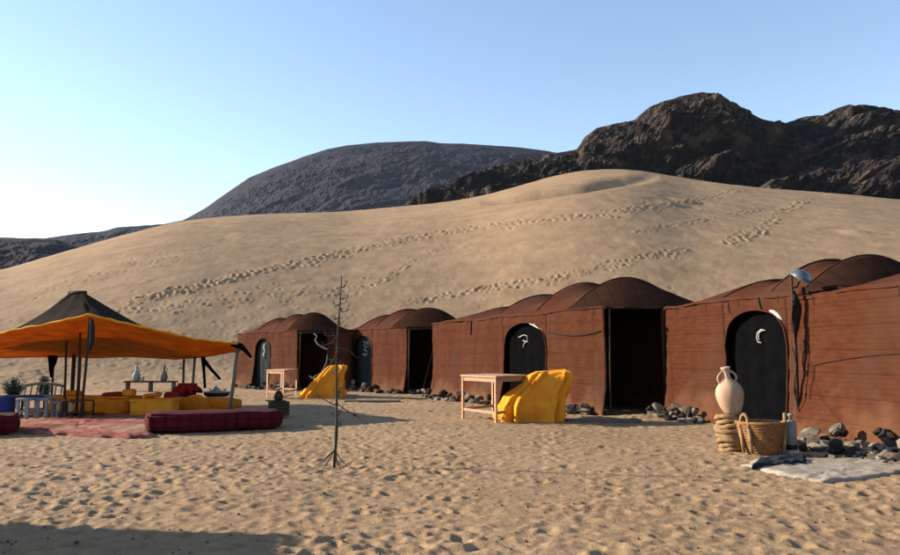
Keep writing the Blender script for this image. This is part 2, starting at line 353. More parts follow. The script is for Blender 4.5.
def track(pts, n, spread, sz, dp):
    n = int(n * 1.9); spread *= .8; sz *= .72
    xs = [p[0] for p in pts]; ys = [p[1] for p in pts]; L = np.linspace(0, 1, len(pts))
    for i in range(n):
        f = (i + R_.uniform(-.4, .4)) / n; px = np.interp(f, L, xs); py = np.interp(f, L, ys) + R_.gauss(0, spread)
        q = dune_at(px, py)
        if q is None or q[2] > 180: continue
        s = .62 * sz * R_.uniform(.7, 1.3) * (q[2] / 70) ** .6; dp_ = dp * .95; dent(q[0], q[1], s, s * 1.35, dp_ * s * R_.uniform(.8, 1.3), R_.uniform(-.5, .5))
track([(130, 301), (200, 286), (260, 271), (330, 256), (400, 241), (470, 229), (540, 221), (620, 213), (690, 203), (750, 190)], 330, 2.4, .42, .42)
track([(410, 303), (470, 291), (530, 283), (590, 272), (650, 257), (690, 250)], 110, 2.4, .40, .4)
track([(730, 243), (765, 232), (785, 216), (820, 197)], 90, 3.0, .42, .42)
track([(640, 233), (690, 224), (740, 214), (775, 208)], 60, 1.2, .36, .36)
track([(350, 296), (385, 280), (410, 262), (450, 244)], 50, 2.0, .36, .34)
track([(60, 330), (140, 308), (220, 300), (300, 292), (370, 288)], 90, 6, .36, .32)
track([(20, 300), (90, 275), (150, 262), (215, 247)], 50, 5, .34, .28)
for i in range(2600):                                         # old softened prints over the lower dune
    px = R_.uniform(0, 900); py = R_.uniform(270, 386); q = dune_at(px, py)
    if q is None or q[2] > 110 or R_.random() > (py - 250) / 130: continue
    s = R_.uniform(.10, .20); dent(q[0], q[1], s, s * R_.uniform(.9, 1.5), .19 * s * R_.uniform(.4, 1.1), R_.uniform(0, PI))
for (px, py) in ((690, 201), (676, 204), (858, 231), (872, 233)):
    q = dune_at(px, py)
    if q: dent(q[0], q[1], 1.6, 1.2, -.14)
def terrain(name, j0, j1, label):
    Xs = X2[:, j0:j1]; Ys = Y2[:, j0:j1]; Zs = Z2[:, j0:j1]; n, m_ = Xs.shape
    co = np.stack([Xs, Ys, Zs], -1).reshape(-1, 3).astype(np.float32)
    ii, jj = np.meshgrid(np.arange(n), np.arange(m_ - 1), indexing='ij'); i2 = (ii + 1) % n
    q = np.stack([ii * m_ + jj, ii * m_ + jj + 1, i2 * m_ + jj + 1, i2 * m_ + jj], -1).reshape(-1, 4).astype(np.int32)
    me = bpy.data.meshes.new(name); me.vertices.add(len(co)); me.vertices.foreach_set('co', co.ravel())
    me.loops.add(q.size); me.loops.foreach_set('vertex_index', q.ravel()); me.polygons.add(len(q))
    me.polygons.foreach_set('loop_start', np.arange(0, q.size, 4, dtype=np.int32)); me.polygons.foreach_set('loop_total', np.full(len(q), 4, np.int32))
    me.materials.append(M['sand']); me.update(); me.validate(); me.polygons.foreach_set('use_smooth', [True] * len(me.polygons))
    if me.polygons[0].normal.z < 0: me.flip_normals()
    o = bpy.data.objects.new(name, me); COL.objects.link(o); o['kind'] = 'structure'; o['label'] = label; return o
terrain('sand_ground', 0, IG, 'flat trampled sand of the camp')
terrain('sand_dune', IG - 1, len(RR), 'large smooth sand dune crossed by footprints')
def gz(x, y):
    r = math.hypot(x, y); a = math.atan2(x, y); i = int(np.clip(np.searchsorted(az_in, a), 0, NI - 1)); j = int(np.clip(np.searchsorted(RR, r), 0, len(RR) - 1)); return float(Z2[i, j])

def mountain(name, outline, d_base, d_crest, zb, m, label, px0, px1, step, rows, amp, fsc, seed, drop=.4):
    px = np.arange(px0, px1, step); az = np.arctan((px - 450) / F); D = np.concatenate([np.linspace(d_base, d_crest, rows), np.linspace(d_crest, d_crest * 1.25, 14)[1:]])
    PX, DD = np.meshgrid(px, D, indexing='ij'); AA, _ = np.meshgrid(az, D, indexing='ij'); X = np.tan(AA) * DD; Y = DD
    v = vrow(px, interp(px, outline)); top = EYE + v * d_crest
    tt = (DD - d_base) / (d_crest - d_base)
    prof = np.where(tt <= 1, 1 - (1 - np.clip(tt, 0, 1)) ** 1.25, 1 - (tt - 1) * drop / .25)
    Z = zb + (top[:, None] - zb) * prof
    W_ = Z * 1.5 + .25 * Y; rid = .8 * fbm(X / fsc + W_ / fsc * .3, W_ / fsc * 1.6, 7, seed, .68); rg = 1 - np.abs(fbm(X / fsc / 1.8 - W_ / fsc * .5, W_ / fsc / 1.2, 5, seed + 3))
    msk = np.clip((1.0 - tt) * 3.2, .05, 1) * np.clip(tt * 6, 0, 1); Y = Y - amp * 1.1 * (rid * .9 + (rg - .6) * 1.2 + .35 * np.abs(fbm(X / fsc * 4, W_ / fsc * 4, 3, seed + 9))) * msk
    Z = Z + amp * .35 * (rid * .75 + (rg - .6) * 1.1) * np.clip((1.02 - tt) * 5, .10, 1) * np.clip(tt * 6, 0, 1)
    Z = np.where(tt <= 1, np.minimum(Z, EYE + v[:, None] * Y + .12 * amp * np.clip(rid, -1, 1)), np.minimum(Z, EYE + v[:, None] * Y))
    n, mm = X.shape; co = np.stack([X, Y, Z], -1).reshape(-1, 3)
    ii, jj = np.meshgrid(np.arange(n - 1), np.arange(mm - 1), indexing='ij')
    q = np.stack([ii * mm + jj, (ii + 1) * mm + jj, (ii + 1) * mm + jj + 1, ii * mm + jj + 1], -1).reshape(-1, 4)
    me = bpy.data.meshes.new(name); me.from_pydata(co.tolist(), [], q.tolist()); me.materials.append(m); me.update()
    me.polygons.foreach_set('use_smooth', [False] * len(me.polygons))
    o = bpy.data.objects.new(name, me); COL.objects.link(o); o['kind'] = 'structure'; o['label'] = label
mountain('rocky_mountain', [(330, 240), (385, 214), (405, 204), (425, 192), (450, 183), (480, 172), (505, 165), (530, 159), (560, 153), (580, 148), (588, 137), (600, 129), (615, 125), (640, 121), (655, 108), (670, 102), (690, 98), (710, 94), (722, 95), (733, 102), (748, 108), (770, 118), (795, 124), (806, 121), (815, 118), (830, 117), (842, 112), (860, 106), (878, 108), (890, 108), (905, 114), (960, 108), (1040, 130), (1150, 180)],
         235, 430, 12, M['rock_near'], 'dark rocky mountain behind the dune on the right', 330, 1150, 1.3, 170, 11, 30, 3)
mountain('far_mountain', [(90, 250), (178, 221), (200, 209), (220, 195), (245, 178), (268, 168), (300, 157), (325, 149), (345, 145.5), (375, 142.5), (410, 141.5), (425, 141), (440, 143), (480, 144.5), (520, 147), (550, 151), (600, 160), (700, 190)],
         640, 1000, 20, M['rock_mid'], 'smooth bluish mountain far behind the dune', 90, 700, 1.6, 110, 4, 45, 12)
mountain('left_ridge', [(-320, 250), (-120, 238), (0, 239.5), (30, 238), (52, 239.5), (62, 243), (75, 247), (100, 255), (150, 268)], 240, 330, 0, M['rock_left'], 'dark low ridge at the far left', -320, 150, 1.6, 60, 2.2, 16, 20)
mountain('far_ridge', [(-100, 236), (40, 238), (70, 234), (100, 231), (112, 227.5), (145, 225), (160, 224), (185, 219), (230, 214), (290, 218), (330, 225)], 480, 620, 5, M['rock_mid'], 'thin grey ridge at the foot of the sky on the left', -100, 330, 1.6, 60, 3.0, 26, 26)

# ================================================================== TENTS
def make_tent(pxs, A, B, wd, gd, ze, zr, hoops, arch, door, lab, grp, cloth='black_cloth', mark=None, archlab=None, flare=.12):
    A = Vector((*A, 0)); B = Vector((*B, 0)); L = (B - A).length; d = (B - A) / L; g = Vector((*gd, 0)).normalized(); C = B + g * wd; Dk = A + g * wd
    nrm = Vector((-abs(d.y), -abs(d.x) if d.x > 0 else abs(d.x), 0)); nrm = Vector((d.y, -d.x, 0))
    if nrm.x > 0: nrm = -nrm
    root = thing('tent', A, lab, 'tent', grp)
    def s_of(px): u = U(px); return (u * A.y - A.x) / (d.x - u * d.y)
    hs = [s_of(p) if abs(p) > 30 else p for p in hoops[0]]; hh = hoops[1]
    def env(s):
        xs = [0] + hs + [L]; ys = [0] + hh + [0]
        for i in range(len(xs) - 1):
            if s <= xs[i + 1] + 1e-6:
                f = (s - xs[i]) / (xs[i + 1] - xs[i]); e = ys[i] + (ys[i + 1] - ys[i]) * f
                if 0 < i < len(xs) - 2: return e - .34 * (4 * f * (1 - f)) * min(1, (xs[i + 1] - xs[i]) / 1.2)
                if i == 0: return ys[1] * math.sin(f * PI / 2) ** 1.0 * (1 - .12 * math.sin(PI * f))
                return ys[-2] * (1 - f ** 1.25)
        return 0
    def eave(s): return ze + .012 * math.sin(s * 2.1 + A.x) - .008 * math.sin(s * 4.7)
    def P(s, z, out=0):
        zf = max(0, z) / ze
        o = .02 + flare * (1 - zf) ** 4 + .03 * math.sin(s * 2.3 + z * .7) * zf * (1 - zf) * 2 + 0.022 * abs(sn(s * 4.4 + 2, z * .7, 15)) * zf + .02 * abs(sn(s * 2.2 + z * 1.4, z * 1.1 - s * .5, 8)) + .035 * sn(s * 1.3, z * .8, int(abs(A.x) * 7)) + .014 * sn(s * 5, z * 2.2, 5) + .006 * math.sin(z * 2 * PI / .31)
        return A + d * s + nrm * (o + out) + Vector((0, 0, z))
    # side wall with the arched doorway
    s0, s1 = (s_of(arch[0]), s_of(arch[1])) if arch else (None, None)
    zt = arch[2] if arch else 0; zs = zt - .55
    def za(s):
        x = abs(2 * (s - s0) / (s1 - s0) - 1); return zs + (zt - zs) * math.sqrt(max(0, 1 - x ** 2.3))
    segs = []
    N1 = int(L / .07)
    def cols(a, b): n = max(2, int((b - a) / .07)); return [a + (b - a) * i / n for i in range(n + 1)]
    geos = []
    def strip(cs, zl):
        P_ = []
        for s in cs:
            lo = zl(s); hi = eave(s); P_.append([P(s, lo + (hi - lo) * j / 26) for j in range(27)])
        return solid(P_, nrm * -.018)
    if arch:
        geos.append(strip(cols(0, s0), lambda s: -.1)); geos.append(strip(cols(s0, s1), za)); geos.append(strip(cols(s1, L), lambda s: -.1))
    else: geos.append(strip(cols(0, L), lambda s: -.1))
    part('side_wall', join(*geos), M['wool'], root, True)
    if arch:
        rows = []
        for s in cols(s0 - .05, s1 + .05):
            sc = min(max(s, s0 + .001), s1 - .001); hi = za(sc) + .04
            rows.append([A + d * s + nrm * (-.07 + .02 * math.sin(s * 16 + A.y) * (1 - j / 20 * .6)) + Vector((0, 0, -.05 + (hi + .05) * j / 20)) for j in range(21)])
        pn = part('door_curtain', solid(rows, nrm * -.01), M[cloth], root, True, archlab)
        # trim cord round the arch
        pts = [P(s0, z, .012) for z in np.linspace(0, zs, 8)] + [P(s0 + (s1 - s0) * i / 20, za(s0 + (s1 - s0) * i / 20), .012) for i in range(1, 20)] + [P(s1, z, .012) for z in np.linspace(zs, 0, 8)]
        part('arch_cord', tube(pts, .016, 6), M['wool_dark'], root, True)
        if mark:
            gs = []
            for (line, r) in mark:
                gs.append(tube([A + d * (s0 + (s1 - s0) * p[0]) + nrm * (-.043) + Vector((0, 0, p[1])) for p in line], r, 6))
            part('white_mark', join(*gs), M['white_cloth'], pn, True)
    # roof over hoops, hipped at both ends
    NS = int(L / .09); NT = 30; R = []
    for i in range(NS + 1):
        s = L * i / NS; e = env(s); row = []
        for j in range(NT + 1):
            tq = j / NT; p = A + d * s + g * (wd * tq)
            z = eave(s) + zr * e * math.sin(PI * tq) ** .86 + .012 * sn(s * 3, tq * 8, 3)
            row.append(Vector((p.x, p.y, z)))
        # lips over the walls
        row = [row[0] + nrm * (.045 + .03 * sn(s * 1.3, ze * .8, int(abs(A.x) * 7))) + Vector((0, 0, -.03))] + [row[0] + nrm * .035 + Vector((0, 0, .012))] + row[1:-1] + [row[-1] + Vector((0, 0, .012)) - nrm * .05, row[-1] - nrm * .075 + Vector((0, 0, -.06))]
        R.append(row)
    fl = [p + d * .07 + Vector((0, 0, -.03)) for p in R[-1]]; bl = [p - d * .07 + Vector((0, 0, -.03)) for p in R[0]]
    iF = int(round(hs[-1] / L * NS))
    part('roof', solid([bl] + R[:iF + 1], Vector((0, 0, -.015))), M['wool'], root, True)
    part('shade_dark_front_cap', solid([[p + Vector((0, 0, -.004)) for p in R[iF]]] + R[iF + 1:] + [fl], Vector((0, 0, -.015))), M['flap'], root, True, 'front cap of the roof in wool darkened to stand for shade')
    for k_, s in enumerate(hs):
        e = env(s); pts = []
        for j in range(NT + 1):
            tq = j / NT; p = A + d * s + g * (wd * tq); pts.append(Vector((p.x, p.y, eave(s) + zr * e * math.sin(PI * tq) ** .86 - .004)))
        part('hoop', tube(pts, .020, 6), M['wool'], root, True)
    # gable end with the square door, far side wall, back wall
    def flatwall(p0, p1, zl, zh, nm, seed):
        v = (p1 - p0); ln = v.length; v = v / ln; nn = Vector((v.y, -v.x, 0)); n = max(2, int(ln / .12)); rows = []
        for i in range(n + 1):
            rows.append([p0 + v * (ln * i / n) + nn * (.02 * sn(i * .3, j * .3, seed) + .05 * (1 - j / 16) ** 3) + Vector((0, 0, zl + (zh - zl) * j / 16)) for j in range(17)])
        return part(nm, solid(rows, nn * -.018), M['wool'], root, True)
    dw, dh = door
    flatwall(B + g * (.05 + dw), C, -.1, ze - .01, 'gable_wall', 3); flatwall(B + g * .0, B + g * (.05 + dw), dh, ze - .01, 'door_lintel', 4)
    flatwall(C, Dk, -.1, ze, 'far_side_wall', 5); flatwall(Dk, A, -.1, ze, 'back_wall', 6)
    for q in (.03, .05 + dw): part('door_post', tube([B + g * q - d * -.03, B + g * (q + .02) + d * .035 + Vector((0, 0, dh + .02))], .022, 7), M['darkwood'], root, True)
    part('door_beam', tube([B + g * .0 + d * .04 + Vector((0, 0, dh)), B + g * (.1 + dw) + d * .04 + Vector((0, 0, dh + .01))], .02, 7), M['darkwood'], root, True)
    for q in np.linspace(.35, L - .3, 5):                     # hand-stitched patches and ties of cord under the eave
        part('eave_tie', tube([P(q, ze - .02, .03), P(q + .01, ze - .10, .01), P(q - .01, ze - .15, .01)], .004, 5), M['ropedark'], root)
    return dict(root=root, A=A, B=B, d=d, g=g, n=nrm, L=L, P=P, s_of=s_of)
GT = 'brown woollen tents standing in a row at the foot of the dune'
T1 = make_tent(0, (U(238) * 29, 29), (U(298) * 25.6, 25.6), 1.8, (.98, .1), 2.05, .66, ([256, 272, 287], [.80, .95, .95]), (256, 271, 1.82), (.92, 1.95),
               'smallest brown tent at the far left end of the row, with a grey arched curtain', GT, 'grey_cloth',
               [([(.50, 1.12), (.46, 1.22), (.56, 1.34), (.48, 1.5), (.52, 1.6)], .055)], 'slate grey arched curtain with a pale smear')
T2 = make_tent(0, (U(343) * 27, 27), (U(407) * 23.2, 23.2), 2.35, (.98, .15), 2.08, .66, ([357, 374, 392], [.8, .97, .95]), (354, 374, 1.86), (.86, 1.99),
               'brown tent second from the left end, slate grey arched curtain with white writing', GT, 'grey_cloth',
               [([(.44, 1.66), (.58, 1.60), (.46, 1.54), (.58, 1.47), (.46, 1.40), (.60, 1.32)], .022), ([(.40, 1.24), (.52, 1.18), (.60, 1.26)], .024), ([(.64, 1.66), (.66, 1.45)], .015)], 'slate grey arched curtain with a white squiggle')
T3 = make_tent(0, (U(434) * 21.6, 21.6), (U(607) * 14.5, 14.5), 2.55, (.97, .22), 2.10, .74, ([467, 498, 535, 572], [.50, .74, .98, .93]), (505, 549, 1.90), (1.12, 2.06),
               'long brown tent in the middle of the row behind the table and large yellow cover', GT, 'black_cloth',
               [([(.30, 1.58), (.42, 1.63), (.50, 1.60), (.50, 1.5), (.42, 1.42), (.40, 1.34)], .010), ([(.40, 1.50), (.52, 1.46)], .009)], 'black arched curtain with a small white mark')
T4 = make_tent(0, (U(669) * 14.3, 14.3), (U(846) * 10.3, 10.3), 2.5, (.97, .25), 2.08, .62, ([722, 771, 806], [.62, .98, .94]), (728, 792, 1.86), (1.0, 2.0),
               'brown tent with a black arched doorway beside the clay amphora', GT, 'black_cloth',
               [([(.60, 1.53), (.53, 1.55), (.47, 1.50), (.455, 1.42), (.48, 1.35), (.53, 1.34)], .010), ([(.56, 1.53), (.50, 1.51), (.485, 1.44), (.50, 1.38)], .009)], 'black arched curtain with a pale crescent')
T5 = make_tent(0, (5.0, 10.7), (6.35, 4.1), 2.6, (.98, .2), 1.98, .62, ([2.7, 4.0, 5.9], [.75, 1.0, .9]), None, (1.0, 1.9),
               'nearest brown tent, cut by the right edge, with stones heaped along its foot', GT, flare=.34)
# bright rolled cloth hooked at the right shoulder of two arches
for T, sa, z in ((T3, (531, 545), (1.88, 1.70)), (T4, (774, 787), (1.83, 1.67))):
    a, b = T['s_of'](sa[0]), T['s_of'](sa[1]); pts = [T['P'](a + (b - a) * f, z[0] + (z[1] - z[0]) * f ** 1.4, -.0) for f in np.linspace(0, 1, 7)]
    part('rolled_cloth', tube(pts, [.012, .028, .034, .034, .03, .02, .01], 8), M['white_cloth'], T['root'], True, 'white rolled cloth at the shoulder of the arch')
# cords hanging on walls, plus one dark strip for a fold's shadow
def wall_dark_line(T, spec, r=.012):
    pts = []
    n = 16
    for i in range(n + 1):
        f = i / n; s = spec[0] + (spec[1] - spec[0]) * f; z = spec[2] + (spec[3] - spec[2]) * f - spec[4] * 4 * f * (1 - f)
        pts.append(T['P'](s, z, .015))
    part('wall_cord_and_shade', tube(pts, r, 6), M['ropedark'], T['root'], True)
wall_dark_line(T3, (T3['s_of'](549), T3['L'] - .1, 1.68, 1.62, .09), .014)
wall_dark_line(T5, (.35, 3.2, 1.0, 1.10, -.10), .005)
wall_dark_line(T5, (.35, .30, 1.0, .55, .0), .005)
wall_dark_line(T4, (T4['s_of'](765), T4['s_of'](768), 2.05, 1.86, 0), .01)
wall_dark_line(T4, (T4['s_of'](734), T4['s_of'](735), 2.02, 1.84, 0), .008)
wall_dark_line(T3, (T3['s_of'](473), T3['s_of'](472), 2.08, 1.70, .03), .02)  # no cord here: dark strip standing in for shadow atop the wall fold
# white rope caught in the doorway of the far left tent, pole leaning inside the second
b1 = T1['B'] + T1['g'] * .5 + T1['d'] * .12
solo('doorway_rope', tube([b1 + Vector((x, 0, z)) for x, z in ((-.05, 1.93), (.05, 1.85), (.0, 1.7), (.1, 1.55), (.3, 1.44), (.42, 1.40))], .028, 6), M['white_cloth'],
     'white rope looped from the top of the doorway of the far left tent', 'rope', None, True)
solo('doorway_rope', tube([b1 + Vector((x, 0, z)) for x, z in ((.42, 1.2), (.4, .95), (.22, .6), (-.1, .42), (-.18, .5), (.0, .40), (.25, .34))], .022, 6), M['white_cloth'],
     'white rope hanging low in the doorway of the far left tent', 'rope', None, True)
b2 = T2['B'] + T2['g'] * .45 + T2['d'] * .10
solo('leaning_pole', tube([b2 + Vector((-.05, 0, 0)), b2 + Vector((.3, .08, 1.35))], .022, 8), M['darkwood'], 'thin dark pole leaning in the doorway of the second tent', 'pole')

# off-frame tent on the left whose shadow crosses the foreground
T0 = make_tent(0, (-9.2, 5.62), (-9.0, 1.1), 3.2, (1, .05), 2.0, .62, ([.9, 2.1, 3.3], [.9, 1.0, .9]), None, (1.0, 1.9),
               'brown tent outside the left edge whose shadow falls over the foreground', GT)

# ================================================================== STONES
def stone_mesh(i, m):
    bm = bmesh.new(); bmesh.ops.create_icosphere(bm, subdivisions=2, radius=1); q = Vector((R_.uniform(.8, 1.2), R_.uniform(.7, 1.1), R_.uniform(.55, .85)))
    planes = [(Vector((R_.gauss(0, 1), R_.gauss(0, 1), R_.gauss(0, 1))).normalized(), R_.uniform(.42, .78)) for _ in range(11)]
    for v in bm.verts:
        for n_, dd in planes:
            k_ = v.co.dot(n_)
            if k_ > dd: v.co -= n_ * (k_ - dd)
        v.co = Vector((v.co.x * q.x, v.co.y * q.y, v.co.z * q.z)) * (1 + .07 * sn(v.co.x * 2.5 + i, v.co.y * 2.5 + v.co.z * 2, 7))
    V, Fc = bm_out(bm); return mesh_from('stone', V, Fc, m)
SM = {kk: [stone_mesh(i, M['stone_' + kk]) for i in range(5)] for kk in ('pale', 'dark', 'mid')}
def stones(line, n, r0, r1, spread, tall, label, grp, pale=.3):
    L_ = len(line) - 1
    for i in range(n):
        f = R_.uniform(0, L_ * .9999); a = int(f); p = Vector(line[a]).lerp(Vector(line[a + 1]), f - a); r = R_.uniform(r0, r1)
        p = p + Vector((-abs(R_.gauss(0, spread)), R_.gauss(0, spread * .5), 0)); lift = R_.choice([0, 0, 0, 1, 1.6]) * tall * r
        x = R_.random(); kk = 'pale' if x < pale else ('dark' if x < pale + .4 else 'mid')
        o = bpy.data.objects.new('stone', R_.choice(SM[kk])); COL.objects.link(o)
        o.location = (p.x, p.y, gz(p.x, p.y) + r * .18 + lift); o.rotation_euler = (R_.uniform(-.4, .4), R_.uniform(-.4, .4), R_.uniform(0, 6.3)); o.scale = (r * R_.uniform(.9, 1.7), r * R_.uniform(.8, 1.3), r * R_.uniform(.8, 1.3))
        lb_ = {'pale': 'pale ', 'dark': 'black ', 'mid': 'brown '}[kk] + label
        tag(o, lb_, 'stone', lb_.split(' in the ')[0].split(' along ')[0].split(' lying ')[0] + 's, ' + grp)
def along(T, f0, f1, off=.22): return [T['A'] + T['d'] * (T['L'] * f) + T['n'] * off for f in np.linspace(f0, f1, 5)]
stones(along(T1, 0, 1), 30, .08, .17, .10, .8, 'small stone in the line along the foot of the far left tent', 'stones along the foot of the far left tent', .35)
stones(along(T2, 0, 1) , 26, .08, .17, .10, .8, 'small stone along the foot of the second tent, by its grey arch', 'stones along the foot of the second tent', .35)
stones([T2['B'] + T2['d'] * .3 + T2['g'] * q for q in (0, .5, 1.0)] , 9, .08, .15, .05, .4, 'small stone lying at the open doorway of the second tent', 'stones at the doorway of the second tent', .5)
stones(along(T3, 0, .5), 40, .06, .13, .12, .9, 'stone along the rear foot of the long middle tent, seen behind the table', 'stones behind the table', .4)
stones(along(T3, .78, .97), 20, .05, .12, .08, .8, 'stone in the heap between the large yellow cover and the open doorway', 'stones between yellow cover and doorway', .35)
stones([T4['A'] + T4['d'] * q + T4['n'] * .2 for q in (-.1, .5, 1.0, 1.35)], 40, .05, .12, .10, 1.0, 'stone in the heap left of the clay amphora, right of the open doorway', 'stones left of the amphora', .5)
NB_ = 'stone in the heap along the foot of the nearest tent'
stones([G(806, 450), G(835, 452), G(870, 457), G(915, 466)], 52, .07, .12, .13, .3, NB_, 'stones heaped at the foot of the nearest tent', .4)
stones([G(808, 446), G(835, 448), G(870, 452), G(915, 460)], 56, .07, .11, .05, 1.1, NB_, 'stones heaped at the foot of the nearest tent', .4)
stones([G(806, 458), G(835, 459), G(870, 461), G(910, 467)], 26, .03, .06, .12, 0, NB_, 'stones heaped at the foot of the nearest tent', .55)

# ================================================================== PROPS: right side
# clay amphora on a coil of rope
pa = G(733, 452); pa.z = gz(pa.x, pa.y)
rt = thing('rope_stand', pa, 'tall coil of pale twisted rope under the clay amphora', 'rope stand')
for i in range(9):
    rr = .155 - .012 * abs(4 - i) * .6; z = .03 + i * .045; c = pa + Vector((.014 * math.sin(i * 2.1) - .004 * i, .01 * math.cos(i * 1.7), z))
    part('rope_coil', tube([c + Vector((rr * math.cos(a), rr * math.sin(a), .022 * math.sin(a * 1.5 + i))) for a in np.linspace(0, 2 * PI, 22)], [.03 + .006 * math.sin(q * 2.4) for q in range(22)], 8), M['rope'], rt, True)
zb = .42
am = thing('amphora', pa + Vector((.02, 0, zb)), 'pale clay amphora with a narrow neck and handles on the rope coil', 'amphora')
o0 = ORG[am]
part('body', lathe([(.03, 0), (.075, .005), (.105, .05), (.135, .12), (.155, .20), (.160, .26), (.145, .32), (.11, .37), (.065, .41), (.042, .44), (.038, .50), (.042, .53), (.056, .545), (.058, .565), (.04, .57), (.034, .54)], 32, o0, .03), M['clay'], am, True)
for sx in (-1, 1):
    part('handle', tube([o0 + Vector((sx * (.036 + .05 * math.sin(f * PI) + .045 * f), .0, .525 - .15 * f)) for f in np.linspace(0, 1, 9)], .014, 8), M['clay'], am, True)
am.rotation_euler = (0, -.13, 0)
pb = G(762, 455); pb.z = gz(pb.x, pb.y)
bk = thing('basket', pb, 'wide straw basket with two loop handles in front of the black arched doorway', 'basket')
V, Fc = [], []
rows_ = [(.17 + .085 * (i / 14) ** .8, .005 + i * .0245) for i in range(15)]
gs = []
for i, (r, z) in enumerate(rows_):                            # coiled weave, each turn a proud ring
    gs.append(tube([pb + Vector((r * math.cos(a) * 1.02, r * math.sin(a), z + .006 * math.sin(a * 9 + i))) for a in np.linspace(0, 2 * PI, 40)], .0145, 6, False))
part('weave', join(*gs), M['straw'], bk, True)
part('lining', lathe([(.02, .012), (.165, .014), (.245, .345), (.235, .345), (.155, .03), (.02, .025)], 32, pb), M['straw'], bk, True)
part('rim', tube([pb + Vector((.262 * math.cos(a), .257 * math.sin(a), .35)) for a in np.linspace(0, 2 * PI, 40)], .02, 8, False), M['straw'], bk, True)
for sx, a0 in ((-1, PI + .45), (1, -.35)):
    c = pb + Vector((.255 * math.cos(a0), .255 * math.sin(a0), 0)); tdir = Vector((-math.sin(a0), math.cos(a0), 0))
    hp = [c + tdir * (.06 * math.cos(f * PI)) + Vector((0, 0, .30 + .15 * math.sin(f * PI))) for f in np.linspace(0, 1, 14)]
    part('handle', tube(hp, .019, 8), M['rope'], bk, True)
    part('handle_strap', tube([hp[0], hp[0] + Vector((sx * -.03, 0, -.28))], .022, 8), M['rope'], bk, True)
    part('handle_strap', tube([hp[-1], hp[-1] + Vector((sx * -.03, 0, -.28))], .022, 8), M['rope'], bk, True)
pc = G(792, 455); pc.z = gz(pc.x, pc.y)
cn = thing('canister', pc, 'narrow pale metal canister standing just right of the straw basket', 'canister')
part('body', lathe([(.05, 0), (.062, .01), (.062, .34), (.05, .37), (.03, .38)], 20, pc), M['greyfab'], cn, True)
part('dark_band', lathe([(.0635, .05), (.0645, .055), (.0645, .10), (.0635, .105)], 20, pc), M['blacksteel'], cn, True)
part('neck', lathe([(.024, .375), (.024, .42), (.034, .425), (.034, .45), (.02, .455)], 14, pc), M['greyfab'], cn, True)
part('foot', lathe([(.07, -.01), (.085, 0), (.08, .03), (.06, .045)], 16, pc), M['white_cloth'], cn, True)
# white fleece on the ground and the dark scarf over it
def flat_sheet(outline, z, th, bump_, seed, n=34):
    c = Vector((sum(p.x for p in outline) / len(outline), sum(p.y for p in outline) / len(outline), 0)); rings = []
    m_ = len(outline); K = 96; ring = []
    for i in range(K):
        f = i / K * m_; a = int(f); q = outline[a].lerp(outline[(a + 1) % m_], f - a); k_ = 1 + .05 * sn(i * .9, 0, seed) + .02 * sn(i * 2.7, 3, seed); ring.append(c + (q - c) * k_)
    V = []; Fc = []; NR = 14
    for r in range(NR + 1):
        for p in ring:
            q = c.lerp(p, max(.02, r / NR)); edge = 1 if r < NR else 0
            V.append(Vector((q.x, q.y, gz(q.x, q.y) + z + th * edge + bump_ * (sn(q.x * 6, q.y * 6, seed) + .6 * sn(q.x * 17, q.y * 17, seed)) * edge)))
    for r in range(NR):
        for i in range(K): Fc.append((r * K + i, r * K + (i + 1) % K, (r + 1) * K + (i + 1) % K, (r + 1) * K + i))
    Fc.append(tuple(range(K))[::-1])
    sk = len(V)
    for i in range(K): V.append(V[NR * K + i] + Vector((0, 0, -.06)))
    for i in range(K): Fc.append((NR * K + i, NR * K + (i + 1) % K, sk + (i + 1) % K, sk + i))
    return V, Fc
fo = [G(742, 468), G(762, 462), G(800, 463), G(850, 461), G(905, 459), G(960, 462), G(965, 474), G(900, 474), G(860, 481), G(820, 484), G(800, 480), G(775, 476)]
for p in fo: p.z = 0
solo('fleece_rug', flat_sheet(fo, .012, .012, .004, 51), M['fleece'], 'ragged off white fleece rug lying on the sand in front of the nearest tent', 'rug', None, True)
fo = [G(760, 464), G(778, 461), G(806, 462), G(806, 467), G(782, 469), G(765, 470), G(752, 472)]
for p in fo: p.z = 0
solo('dark_scarf', flat_sheet(fo, .03, .02, .022, 57), M['grey_cloth'], 'crumpled dark grey scarf lying on the corner of the white fleece', 'scarf', None, True)
# lantern pole at the corner of the nearest tent
pp = G(804, 436); pp = Vector((T5['A'].x - .16, T5['A'].y - .12, 0)); 
lp = thing('lamp_pole', pp, 'wooden pole with a blue grey dish lamp at the corner of the nearest tent', 'lamp pole')
part('pole', tube([pp, pp + Vector((.02, .01, 1.1)), pp + Vector((.0, 0, 2.3))], [.028, .025, .02], 8), M['darkwood'], lp, True)
dc = pp + Vector((.13, -.02, 2.22))
Vd, Fd = lathe([(.005, .12), (.06, .112), (.11, .085), (.145, .035), (.155, -.01), (.15, -.018), (.135, .03), (.10, .075), (.04, .10), (.005, .105)], 26)
dish = part('dish', (lambda g_: g_)(xf((Vd, Fd), dc, 0, .35, .55)), M['solar'], lp, True)
part('rim', xf(tube([Vector((.155 * math.cos(a), .155 * math.sin(a), -.012)) for a in np.linspace(0, 2 * PI, 30)], .010, 6, False), dc, 0, .35, .55), M['steel'], lp, True)
part('bulb', xf(lathe([(.012, .05), (.026, .02), (.032, -.02), (.02, -.055), (.004, -.065)], 14), dc, 0, .35, .55), M['white_cloth'], lp, True)
part('bracket', tube([pp + Vector((0, 0, 2.08)), pp + Vector((.07, -.01, 2.10)), dc], .012, 6), M['blacksteel'], lp, True)
rg = []
